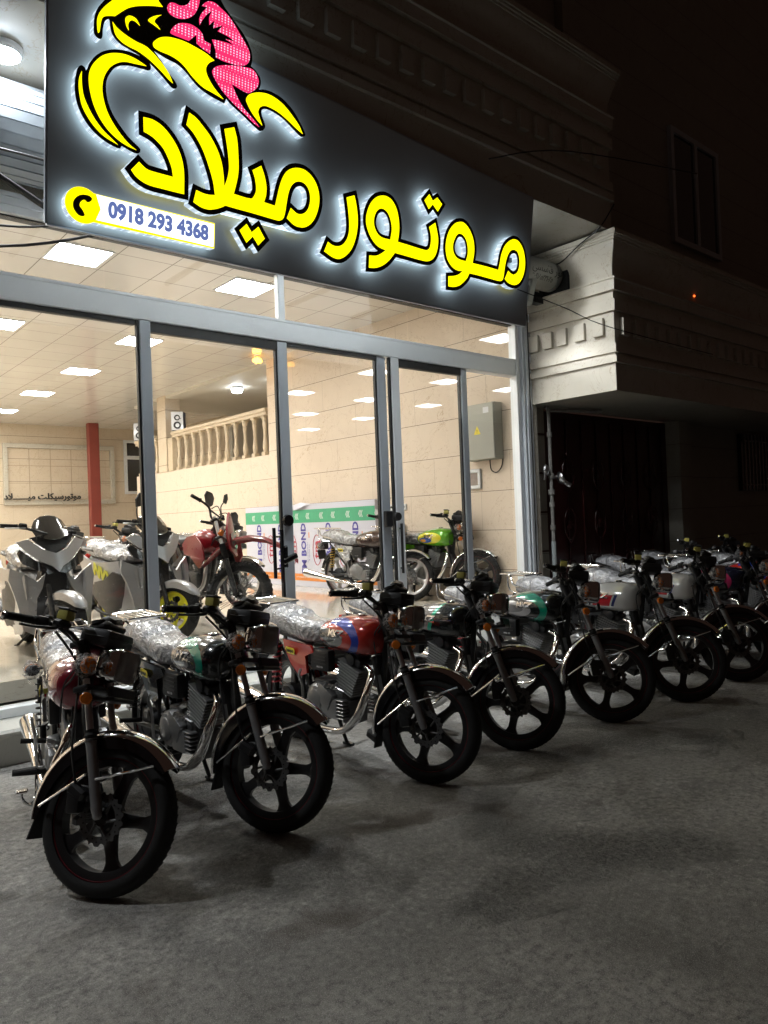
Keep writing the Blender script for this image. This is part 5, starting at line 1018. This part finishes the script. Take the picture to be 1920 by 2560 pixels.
    for s_ in(-1,1):
        a=hp(-.065,s_*.28,.034); b=hp(-.118,s_*.40,.026); d=(b-a).normalized()
        m=MB(); m.tube([a,a+d*.008,a+d*.012,b-d*.008,b],[.021,.021,.0165,.0165,.019],14)
        for k in range(9): m.tube([a+d*(.018+.011*k),a+d*(.022+.011*k)],.0178,12)
        m.build('grip','rubber',bar)
        MB().tube([b,b+d*.012,b+d*.02],[.012,.014,.009],10).build('bar_end','chrome',bar)
        m=MB(); m.box(hp(-.05,s_*.245,.036),(.05,.055,.045),rot=(0,0,-s_*.4),bev=.01,seg=2); m.box(hp(-.04,s_*.235,.061),(.03,.03,.016),bev=.005); m.build('switch_box','black_plastic',bar)
        m=MB(); m.tube([hp(-.01,s_*.205,.030),hp(.01,s_*.25,.018),hp(-.02,s_*.33,.006),hp(-.045,s_*.39,.002)],[.011,.009,.006,.006],8,smooth=4); m.build('lever','black_metal',bar)
        m=MB(); m.tube([hp(0,s_*.20,.035),hp(.05,s_*.19,.0),hp(.085,s_*.13,-.05),hp(.05,s_*.06,-.14),hp(-.02,s_*.02,-.22)],.0045,6,smooth=5); m.tube([hp(-.01,s_*.21,.03),hp(.07,s_*.14,-.03),hp(.075,s_*.08,-.09),hp(.0,s_*.05,-.2),hp(.03,s_*.04,-.36)],.004,6,smooth=5); m.build('control_cable','cable',bar)
    m=MB(); m.box(hp(.005,-.185,.085),(.052,.062,.045),bev=.010,seg=2); rs=m.build('fluid_reservoir','reservoir',bar); MB().box(hp(.005,-.185,.111),(.058,.068,.012),bev=.004).build('cap','black_plastic',rs); MB().box(hp(.0,-.19,.045),(.05,.08,.035),bev=.01).build('master_cylinder','black_metal',bar)
    # wheels
    fw=wheel_parts(wheel,.305,.095,True,r,SM@Matrix.Translation(Vector((AX+.0,0,.30))),0,'rubber',rimmat,spin=0)
    rw=wheel_parts(wheel,.305,.10,False,r,Matrix.Translation((0,0,.312)),0,'rubber',rimmat,spin=.5)
    return r
def contact(th,R=.305,w=.03):
    S=steer(th); p=S@Vector((AX,0,.30)); n=(S.to_3x3()@Vector((0,1,0))); d=Vector((0,0,-1)); d=(d-n*d.dot(n)).normalized(); return p+d*R
def place(r,cx,cy,heading,th,spin=0,z=0):
    """stand the bike so that its steered front tyre touches (cx,cy)"""
    c=contact(th); rz=heading; q=Matrix.Rotation(rz,3,'Z')@Vector((c.x,c.y,0)); r.location=(cx-q.x,cy-q.y,z-min(c.z,0.0)); r.rotation_euler=(0,0,rz)
FN={'fork_leg','triple_clamp','brake_caliper','brake_hose','front_mudguard','headlamp','turn_signal','side_reflector','number_bracket','instrument_cluster','handlebar'}
def resteer(r,th,spin):
    SM=steer(th)
    for o in r.children:
        n=o.name.split('.')[0]
        if n in FN: o.matrix_basis=SM.copy()
        elif n=='front_wheel': o.matrix_basis=SM@Matrix.Translation((AX,0,.30))@Matrix.Rotation(spin,4,'Y')
        elif n=='rear_wheel': o.matrix_basis=Matrix.Translation((0,0,.312))@Matrix.Rotation(spin*1.7,4,'Y')
def swap(o,slot,mat):
    s=o.material_slots[slot]; s.link='OBJECT'; s.material=MATS[mat]
def recolour(r,mp):
    for o in r.children_recursive:
        n=o.name.split('.')[0]
        if n in mp and not (n=='lens'): swap(o,0,mp[n])
G='motorcycles parked in a row in front of the shop'
TH=R_(40)
proto=make_bike((0,0,0),-PI/2,TH,'x',G)
ROW=[ # front tyre x, y, heading offset, steer, spin, tank, side cover, coil, label
 (1.06,3.10,-13,52,1.17,'tank_maroon','tank_maroon','black_metal','maroon tanked motorcycle nearest the camera, cropped close at the left of the row'),
 (1.915,3.14,1,30,1.20,'tank_blackgreen','black_gloss','black_metal','motorcycle with black tank and green crescent stripe, between maroon and red ones'),
 (2.905,3.07,2,24,0.52,'tank_red','red_paint','coil_red','bright red motorcycle with blue tank stripe and red shock springs'),
 (3.70,3.08,2,27,0.48,'tank_slash','black_gloss','coil_red','black motorcycle with grey panel and thin green slash on its tank, beside the red one'),
 (4.64,2.98,1,38,0.50,'tank_silvergreen','white_paint','coil_red','motorcycle with silver and green tank, left of the first white tanked one'),
 (5.50,2.875,3,33,0.42,'tank_white','white_paint','coil_red','white tanked motorcycle with the large red stripe, nearer of the two white ones'),
 (6.42,2.87,-1,43,0.8,'tank_white','white_paint','black_metal','second white tanked motorcycle, half hidden behind the first white one'),
 (7.28,2.80,3,37,0.3,'tank_blue','black_gloss','black_metal','motorcycle with blue and purple tank stripe, just beyond the two white ones'),
 (8.20,2.85,0,40,0.6,'tank_red','black_gloss','coil_red','dark motorcycle with a red tank near the right edge of the photo'),
 (9.15,2.9,2,40,0.2,'tank_black','black_gloss','black_metal','plain black motorcycle at the far right end of the row')]
for i,(cx,cy,dh,th,sp_,tk,sd,cl_,lb) in enumerate(ROW):
    b=proto if i==0 else copy_tree(proto)
    th=R_(th); resteer(b,th,sp_); place(b,cx,cy,-PI/2+R_(dh),th); b['label']=lb; recolour(b,{'fuel_tank':tk,'side_cover':sd,'coil_spring':cl_})
for i,(cx,cy,dh,lb) in enumerate(((8.0,4.0,0,'dark motorcycle in the back row with only its bars and mirrors of chrome showing'),(9.0,4.0,0,'farthest dark motorcycle of the back row by the recessed door'))):
    b=copy_tree(proto); b['group']='motorcycles standing behind the front row'; b['label']=lb; resteer(b,TH,.4); place(b,cx+.35,3.95,-PI/2,TH); recolour(b,{'fuel_tank':'tank_black'})
# bikes inside the showroom
GI='motorcycles on the showroom floor'
b=copy_tree(proto); b['group']=GI; b['label']='brown tanked motorcycle with filmed seat in front of the printed cladding sheets'; resteer(b,R_(28),.3); place(b,6.38,6.95,-PI/2+R_(6),R_(28),z=FZ); recolour(b,{'fuel_tank':'tank_brown','side_cover':'clear_film','coil_spring':'coil_gold','cylinder_fins':'alloy','front_wheel':'rim_silver','rear_wheel':'rim_silver'})
b=copy_tree(proto); b['group']=GI; b['label']='lime green motorcycle behind the brown one beside the marble wall'; resteer(b,R_(20),.7); place(b,6.82,6.22,-PI/2+R_(6),R_(20),z=FZ); recolour(b,{'fuel_tank':'tank_green','side_cover':'tank_green'})
for cx,cy,tk,lb in ((3.05,9.3,'tank_red','motorcycle with amber indicators partly hidden between the two silver scooters'),(3.9,9.6,'tank_black','dark motorcycle behind the second silver scooter'),(4.75,8.3,'tank_black','dark motorcycle standing just behind the red trail bike')):
    b=copy_tree(proto); b['group']=GI; b['label']=lb; resteer(b,R_(30),.3); place(b,cx,cy,-PI/2,R_(30),z=FZ); recolour(b,{'fuel_tank':tk,'front_wheel':'rim_silver'})
# ================================================================ scooters and the trail bike
def curved(m,poly,f,th,lv=2,mi=0):
    P=[tuple(p) for p in poly]; tri=[tuple(t) for t in tessellate_polygon([[Vector((p[0],p[1],0)) for p in P]])]
    P=list(P)
    for _ in range(lv):
        mid={};nt=[]
        def g(a,b):
            k=(min(a,b),max(a,b))
            if k not in mid: mid[k]=len(P); P.append(((P[a][0]+P[b][0])/2,(P[a][1]+P[b][1])/2))
            return mid[k]
        for a,b,c in tri:
            x,y,z=g(a,b),g(b,c),g(c,a); nt+=[(a,x,z),(x,b,y),(z,y,c),(x,y,z)]
        tri=nt
    n=len(P); ed={}
    for t in tri:
        for i in range(3): a,b=t[i],t[(i+1)%3]; ed[(a,b)]=1
    o=m.add([f(p[0],p[1],0) for p in P]+[f(p[0],p[1],th) for p in P],[])
    for t in tri: m.f.append(tuple(i+o for i in t)); m.m.append(mi); m.f.append(tuple(i+o+n for i in reversed(t))); m.m.append(mi)
    for a,b in ed:
        if (b,a) not in ed: m.f.append((o+a,o+b,o+n+b,o+n+a)); m.m.append(mi)
    return m
def mir(poly): return [(-a,b) for a,b in reversed(poly)]
def make_scooter(loc,rz,label,rim,accent,st):
    r=empty('motor_scooter',loc,rz,label,'scooter','silver motor scooters inside the showroom')
    Wb=1.32; R=.265
    piv=Matrix.Translation((1.12,0,.8)) @ Matrix.Rotation(st,4,Vector((-.42,0,.91))) @ Matrix.Translation((-1.12,0,-.8))
    ZB=lambda z: .713+(z-.575)*.72
    nose=lambda y,z,h: (1.20-2.0*y*y-.55*(z-.62)+h-.25*max(0,.5-z),y,z)
    # leg shield wings
    for s_ in(-1,1):
        q=lambda L: [(s_*a,b) for a,b in L]
        m=MB(); curved(m,q([(.07,.66),(.13,.60),(.20,.66),(.285,.71),(.30,.62),(.275,.52),(.25,.38),(.235,.24),(.17,.20),(.15,.36),(.14,.48),(.10,.55)]),lambda y,z,h:(1.13-1.6*y*y-.30*(z-.5)-h-.2*max(0,.45-z),y*1.16,z+.045*(z-.2)/.5),.03,lv=3); m.build('front_wing','silver_scooter',r,smooth=50)
        m=MB(); curved(m,q([(.02,.585),(.05,.66),(.13,.73),(.215,.86),(.235,.82),(.215,.70),(.13,.62),(.06,.565)]),lambda y,z,h:(1.175-1.9*y*y-.5*(ZB(z)-.62)-h,y*1.16,ZB(z)-.012),.03,lv=3); m.build('headlamp','scooter_lens',r,smooth=50)
        m=MB(); curved(m,q([(.17,.44),(.225,.50),(.232,.40),(.19,.36)]),lambda y,z,h:(1.155-1.6*y*y-.3*(z-.5)+h,y,z),.006); m.build('turn_signal','silver_paint' if s_>0 else 'silver_paint',r,smooth=0)
        # side of the leg shield running back
        m=MB(); curved(m,[(1.05,.70),(1.08,.50),(1.02,.28),(.90,.19),(.60,.16),(.55,.24),(.78,.30),(.86,.42),(.90,.62)],lambda x,z,h:(x,s_*(.27-.5*(x-.75)**2+h-.15*max(0,.4-z)),z),.02); m.build('leg_shield','silver_scooter',r,smooth=50)
        m=MB(); curved(m,[(.86,.60),(.90,.40),(.80,.27),(.50,.23),(.30,.30),(.05,.40),(.10,.52),(.45,.56),(.62,.64)],lambda x,z,h:(x,s_*(.205+.06*math.sin(x*3)+h),z),.02); m.build('floor_panel','black_plastic',r,smooth=50)
        m=MB(); curved(m,[(.62,.74),(.66,.62),(.40,.52),(.10,.50),(-.20,.60),(-.38,.74),(-.34,.80),(-.05,.74),(.3,.72)],lambda x,z,h:(x,s_*(.175+.05*math.sin((x+.35)*2.6)+h-.1*max(0,z-.6)),z),.025); m.build('side_panel','silver_scooter',r,smooth=50)
        m=MB(); m.text('NVX',lambda u,v,h:(.34+u*(1 if s_<0 else -1)+v*.1,s_*(.252+.0+h),.60+v-u*.30*(1 if s_<0 else -1)),.15,th=.004,bold=.01,sx=1.3) if accent else m.text('155',lambda u,v,h:(.34+u*(1 if s_<0 else -1),s_*(.250+h),.60+v),.05,th=.003); m.build('side_mark','rim_yellow' if accent else 'alloy',r,smooth=0)
        if accent: m=MB(); curved(m,[(.95,.56),(.99,.60),(.97,.50),(.93,.48)],lambda x,z,h:(x,s_*(.272-.5*(x-.75)**2+.015+h),z),.004,lv=0); m.build('yellow_mark','rim_yellow',r,smooth=0)
    m=MB(); b=[(0,.575),(.035,.64),(.10,.70),(.17,.80),(.235,.93),(.16,.965),(.12,.90),(.08,.84),(0,.79)]; curved(m,b+mir(b)[1:-1],lambda y,z,h:(1.20-1.9*y*y-.5*(ZB(z)-.62)-h+.04*(1-abs(y)*6 if abs(y)<.16 else 0),y*1.18,ZB(z)),.03,lv=3); m.build('nose_beak','silver_scooter',r,smooth=50)
    m=MB(); b=[(0,.80),(.07,.85),(.11,.91),(.15,.98),(.07,1.0),(0,1.0)]; curved(m,b+mir(b)[1:-1],lambda y,z,h:(1.19-1.9*y*y-.5*(ZB(z)-.62)-h,y*1.16,ZB(z)),.02); m.build('nose_grille','black_plastic',r,smooth=50)
    m=MB(); b=[(0,.58),(.10,.56),(.16,.46),(.17,.24),(.09,.20),(0,.20)]; curved(m,b+mir(b)[1:-1],lambda y,z,h:(1.03-.6*y*y-.2*(z-.5)-h,y,z),.03); m.build('inner_apron','black_plastic',r,smooth=50)
    # windscreen
    m=MB(); b=[(0,.955),(.06,.96),(.15,.99),(.175,1.06),(.13,1.15),(.07,1.19),(0,1.20)]; curved(m,b+mir(b)[1:-1],lambda y,z,h:(1.06-2.2*y*y-.85*(z-.95)-h,y*.86,.985+(z-.955)*.86),.006); m.build('windscreen','black_gloss',r,smooth=60)
    m=MB(); m.box((.95,0,.985),(.10,.26,.08),bev=.03,seg=2); c=m.build('dashboard','black_plastic',r); 
    # body core, seat
    m=MB(); m.loft([tank_ring(x,w_,zt,zb,20,3) for x,w_,zt,zb in ((-.40,.05,.80,.72),(-.3,.12,.80,.60),(0,.17,.78,.46),(.35,.19,.76,.30),(.62,.16,.72,.26),(.80,.13,.66,.26),(.95,.14,.80,.30),(1.02,.10,.95,.4))]); m.build('body','black_plastic',r)
    SS=[(-.36,.09,.90,.80),(-.30,.135,.935,.775),(-.1,.155,.93,.75),(.1,.16,.90,.73),(.2,.16,.845,.71),(.4,.15,.825,.70),(.58,.12,.83,.71),(.66,.08,.80,.72)]; m=MB(); rings=[]
    for i in range(41):
        x=-.36+1.02*i/40; q=[]
        for p in tank_ring(x,*interp(SS,x)[1:],n=36,e=3):
            d=Vector((0,p.y,p.z-.79)).normalized(); q.append(p+d*(.010*noise.noise(p*19)+.006*noise.noise(p*44)))
        rings.append(q)
    m.loft(rings); m.build('seat','seat_film',r,smooth=30)
    m=MB(); m.tube([(-.1,.15,.84),(-.38,.14,.86),(-.46,.06,.87),(-.46,-.06,.87),(-.38,-.14,.86),(-.1,-.15,.84)],.016,8,smooth=4); m.build('grab_rail','alloy_dark',r)
    MB().box((-.42,0,.76),(.07,.2,.08),bev=.02).build('tail_lamp','red_lens',r)
    m=MB(); m.box((.05,.10,.30),(.42,.12,.20),bev=.04,seg=2); m.box((.25,0,.28),(.25,.2,.2),bev=.04); m.build('engine','alloy_dark',r)
    m=MB(); m.tube([(.35,-.10,.18),(.15,-.17,.20),(-.05,-.19,.27)],.02,10,smooth=3); m.tube([(.0,-.2,.26),(-.10,-.205,.29),(-.38,-.215,.37),(-.43,-.215,.385)],[.03,.065,.07,.05],18,smooth=2); m.build('muffler','black_metal',r)
    m=MB(); m.tube([(.2,-.02,.12),(.16,-.14,.0),(.14,-.15,.0)],.012,8); m.tube([(.2,.02,.12),(.16,.14,.0),(.14,.15,.0)],.012,8); m.build('centre_stand','black_metal',r)
    # steered
    def fr(o): o.matrix_basis=piv.copy(); return o
    m=MB(); rg=[]
    for k in range(17):
        a=R_(35+110*k/16); d=Vector((math.cos(a),0,math.sin(a))); c=Vector((Wb,0,R))+d*(R+.022); t=math.sin(PI*k/16)**.5; hw=.035+.045*t
        rg.append([c+Vector((0,-hw,0))-d*.07*t,c+Vector((0,-hw,0))-d*.01,c+Vector((0,-hw*.5,0))+d*.014,c+Vector((0,hw*.5,0))+d*.014,c+Vector((0,hw,0))-d*.01,c+Vector((0,hw,0))-d*.07*t,c+Vector((0,hw*.8,0))-d*.012,c+Vector((0,-hw*.8,0))-d*.012])
    m.loft(rg); fr(m.build('front_mudguard','silver_scooter',r,smooth=50))
    for s_ in(-1,1): m=MB(); m.tube([(1.32,s_*.085,.265),(1.17,s_*.085,.60)],[.024,.018],12); fr(m.build('fork_leg','black_metal',r))
    m=MB()
    for s_ in(-1,1): m.tube([(.98,0,1.02),(.97,s_*.15,1.04),(.92,s_*.26,1.06),(.87,s_*.375,1.05)],.012,8,smooth=4)
    hb=fr(m.build('handlebar','black_metal',r))
    for s_ in(-1,1):
        m=MB(); m.tube([(.915,s_*.265,1.06),(.905,s_*.28,1.06),(.865,s_*.385,1.05)],[.022,.018,.018],12); m.box((.94,s_*.235,1.065),(.05,.06,.05),bev=.01); m.build('grip','rubber',hb); m=MB(); m.tube([(.96,s_*.22,1.055),(.975,s_*.28,1.045),(.935,s_*.385,1.03)],.006,6,smooth=3); m.build('lever','chrome_dull',hb)
    if accent: m=MB(); m.tube([(.95,-.20,1.07),(.93,-.22,1.16),(.96,-.25,1.24)],.006,6,smooth=4); curved(m,[(-.28,1.20),(-.225,1.22),(-.21,1.27),(-.225,1.33),(-.26,1.34),(-.30,1.27)],lambda y,z,h:(.965+h,y,z),.015,lv=0); m.build('mirror','black_plastic',hb)
    wheel_parts('multi' if not accent else 'five',R,.115,True,r,piv@Matrix.Translation((Wb,0,R)),0,'rubber',rim,spin=.3); wheel_parts('five',R,.125,False,r,Matrix.Translation((0,0,R)),0,'rubber',rim,spin=.8)
    return r
make_scooter((2.07,7.70,FZ),-PI/2+R_(-3),'silver scooter with brown wheels at the left of the showroom, seen from the front','alloy_dark',False,R_(22))
make_scooter((2.93,7.80,FZ),-PI/2+R_(4),'silver scooter with yellow wheels and side lettering beside the red trail bike','rim_yellow',True,R_(25))
def make_trail(loc,rz,th):
    r=empty('trail_motorcycle',loc,rz,'red trail bike with high front mudguard and knobbly spoked wheels inside the showroom','motorcycle')
    Wb=1.40; R=.345; rk=R_(26); ax=Vector((-math.sin(rk),0,math.cos(rk))); H=Vector((Wb-.05,0,R)); SM=Matrix.Translation(H)@Matrix.Rotation(th,4,ax)@Matrix.Translation(-H)
    F=lambda s,y=0,f=0: H+ax*s+Vector((math.cos(rk),0,math.sin(rk)))*f+Vector((0,y,0))
    def fr(o): o.matrix_basis=SM.copy(); return o
    for s_ in(-1,1):
        m=MB(); m.tube([F(-.03,s_*.09,.04),F(.02,s_*.09,.04),F(.36,s_*.09,.04)],[.026,.027,.026],14); g=fr(m.build('fork_leg','black_metal',r)); 
        m=MB(); m.tube([F(.36+.006*k,s_*.09,.04) for k in range(28)],[.034 if k%2 else .027 for k in range(28)],14); m.build('fork_gaiter','rubber',g); MB().tube([F(.5,s_*.09,.04),F(.84,s_*.09,.04)],.021,12).build('stanchion','chrome_dull',g)
    m=MB(); m.box(F(.60,0,.03),(.08,.25,.03),rot=(0,-rk,0),bev=.01); m.box(F(.80,0,.03),(.08,.25,.03),rot=(0,-rk,0),bev=.01); fr(m.build('triple_clamp','black_metal',r))
    # high mudguard: long curved blade
    m=MB(); rg=[]; pts=[(-.34,.38,.03),(-.20,.56,.06),(-.02,.68,.075),(.12,.715,.085),(.28,.71,.085),(.44,.66,.07),(.58,.575,.05),(.66,.51,.025)]
    for i in range(29):
        t=i/28*7; k=min(6,int(t)); u=t-k; a=pts[k];b=pts[k+1]; x,z,wd=[p*(1-u)+q*u for p,q in zip(a,b)]
        cx=H.x-.06+x; cz=R+z-.10
        rg.append([Vector((cx,-wd,cz-.03)),Vector((cx,-wd*.7,cz)),Vector((cx,-wd*.25,cz+.012)),Vector((cx,wd*.25,cz+.012)),Vector((cx,wd*.7,cz)),Vector((cx,wd,cz-.03)),Vector((cx,wd*.9,cz-.034)),Vector((cx,wd*.6,cz-.008)),Vector((cx,-wd*.6,cz-.008)),Vector((cx,-wd*.9,cz-.034))])
    m.loft(rg); fr(m.build('front_mudguard','dirt_red',r,smooth=50))
    # headlamp mask
    m=MB(); b=[(0,.70),(.09,.74),(.12,.86),(.10,.98),(.05,1.10),(0,1.16)]; curved(m,b+mir(b)[1:-1],lambda y,z,h:(H.x-.12-1.2*y*y-.35*(z-.8)-h+.03,y,z+.04),.02); hm=fr(m.build('headlamp_mask','dirt_red',r,smooth=50))
    m=MB(); b=[(0,.78),(.06,.80),(.075,.88),(.05,.93),(0,.94)]; curved(m,b+mir(b)[1:-1],lambda y,z,h:(H.x-.085-1.2*y*y-.35*(z-.8)+h,y,z+.04),.008); m.build('headlamp','lens_dark',hm)
    for s_ in(-1,1):
        m=MB(); m.tube([F(.62,s_*.1,.05),F(.62,s_*.17,.06)],.01,8); m.lathe([(0,0),(0,.032),(.02,.032),(.024,0)],F(.62,s_*.16,.08),(1,s_*.2,0),16); fr(m.build('turn_signal','amber',r))
    b0=F(.86,0,0); m=MB()
    hp=lambda x,y,z: b0+Vector((x,y,z))
    for s_ in(-1,1): m.tube([hp(0,0,0),hp(0,s_*.07,0),hp(0,s_*.15,.07),hp(-.03,s_*.23,.10),hp(-.08,s_*.40,.115)],.012,10,smooth=5)
    m.tube([hp(0,-.13,.06),hp(0,.13,.06)],.009,8); hb=fr(m.build('handlebar','black_metal',r))
    for s_ in(-1,1):
        m=MB(); m.tube([hp(-.045,s_*.29,.108),hp(-.05,s_*.30,.108),hp(-.085,s_*.41,.116)],[.024,.018,.018],12); m.build('grip','rubber',hb)
        m=MB(); curved(m,[(.24,-.02),(.30,-.055),(.40,-.045),(.44,.02),(.42,.07),(.32,.08),(.24,.05)],lambda y,z,h:tuple(hp(.075-1.2*(y-.33)**2+h,s_*y,z+.10)),.012,lv=1); m.build('hand_guard','black_plastic',hb)
    m=MB(); m.tube([hp(-.02,.22,.1),hp(-.06,.24,.2),hp(-.05,.27,.27)],.006,6,smooth=3); curved(m,[(.24,.26),(.31,.26),(.33,.32),(.29,.37),(.24,.34)],lambda y,z,h:tuple(hp(-.05+h,y,z)),.014,lv=0); m.build('mirror','black_plastic',hb)
    m=MB(); m.tube([hp(0,-.1,.08),hp(.08,-.12,.1),hp(.12,-.08,-.05),hp(.05,-.05,-.3)],.005,6,smooth=5); m.tube([hp(0,.1,.08),hp(.08,.12,.1),hp(.12,.08,-.05),hp(.05,.05,-.3)],.005,6,smooth=5); m.build('control_cable','cable',hb)
    # tank with shrouds, seat, tail
    m=MB(); m.loft([tank_ring(x,w_,zt,zb,24,2.6) for x,w_,zt,zb in ((.52,.08,.93,.86),(.60,.11,.97,.82),(.72,.13,1.01,.78),(.85,.13,1.02,.76),(.97,.10,.99,.78),(1.02,.06,.95,.82))]); m.build('fuel_tank','dirt_red',r)
    for s_ in(-1,1):
        m=MB(); curved(m,[(.60,.86),(.72,.94),(.95,.96),(1.12,.86),(1.16,.72),(1.05,.62),(.98,.66),(.85,.74),(.66,.76)],lambda x,z,h:(x,s_*(.155+.06*math.sin((x-.5)*3)+h-.15*max(0,z-.85)),z),.012); m.build('tank_shroud','dirt_red',r,smooth=50)
        m=MB(); curved(m,[(-.1,.80),(.42,.80),(.5,.74),(.38,.62),(.18,.62)],lambda x,z,h:(x,s_*(.12+h),z),.012,lv=1); m.build('side_panel','black_plastic',r,smooth=50)
    m=MB(); m.loft([tank_ring(x,w_,zt,zb,24,3) for x,w_,zt,zb in ((-.30,.06,.965,.90),(-.2,.11,.97,.88),(.1,.13,.96,.86),(.35,.12,.935,.85),(.55,.09,.94,.86),(.66,.06,.98,.90))]); m.build('seat','seat_dark',r)
    m=MB(); m.loft([tank_ring(x,w_,zt,zb,12,3) for x,w_,zt,zb in ((-.62,.04,.93,.90),(-.5,.07,.92,.87),(-.2,.09,.88,.82),(.1,.09,.84,.78))]); m.build('rear_mudguard','dirt_red',r)
    m=MB(); m.tube([F(.82),(.98,0,.80),(.86,0,.45),(.75,0,.33),(.4,0,.33),(.32,0,.5),(.36,0,.82)],.022,8,smooth=4); m.tube([F(.78),(.6,0,.84),(.3,0,.84),(-.3,0,.86)],.018,8,smooth=3)
    for s_ in(-1,1): m.tube([(.36,s_*.08,.42),(0,s_*.11,R)],.020,8)
    m.build('frame','black_metal',r)
    m=MB(); m.box((.58,0,.46),(.34,.22,.22),bev=.05,seg=2); m.lathe([(.1,0),(.1,.1),(.135,.09),(.14,0)],(.52,0,.45),(0,-1,0),24); 
    for k in range(10): m.box((.70+.004*k,0,.56+.017*k),(.16,.15,.005),rot=(0,.2,0))
    m.box((.75,0,.75),(.14,.12,.06),bev=.015); m.build('engine','alloy_dark',r)
    m=MB(); m.tube([(.82,-.05,.68),(.93,-.09,.6),(.9,-.12,.42),(.7,-.15,.36),(.4,-.15,.45),(.15,-.15,.62)],.02,10,smooth=4); m.tube([(.15,-.16,.62),(.1,-.17,.65),(-.3,-.18,.78)],[.03,.055,.055],16); m.build('exhaust_pipe','chrome_dull',r)
    wheel_parts('wire',R,.095,True,r,SM@Matrix.Translation((Wb,0,R)),0,'rubber','rim_black'); wheel_parts('wire',R-.02,.11,False,r,Matrix.Translation((0,0,R-.02)),0,'rubber','rim_black')
make_trail((3.72,8.0,FZ),-PI/2,R_(42))
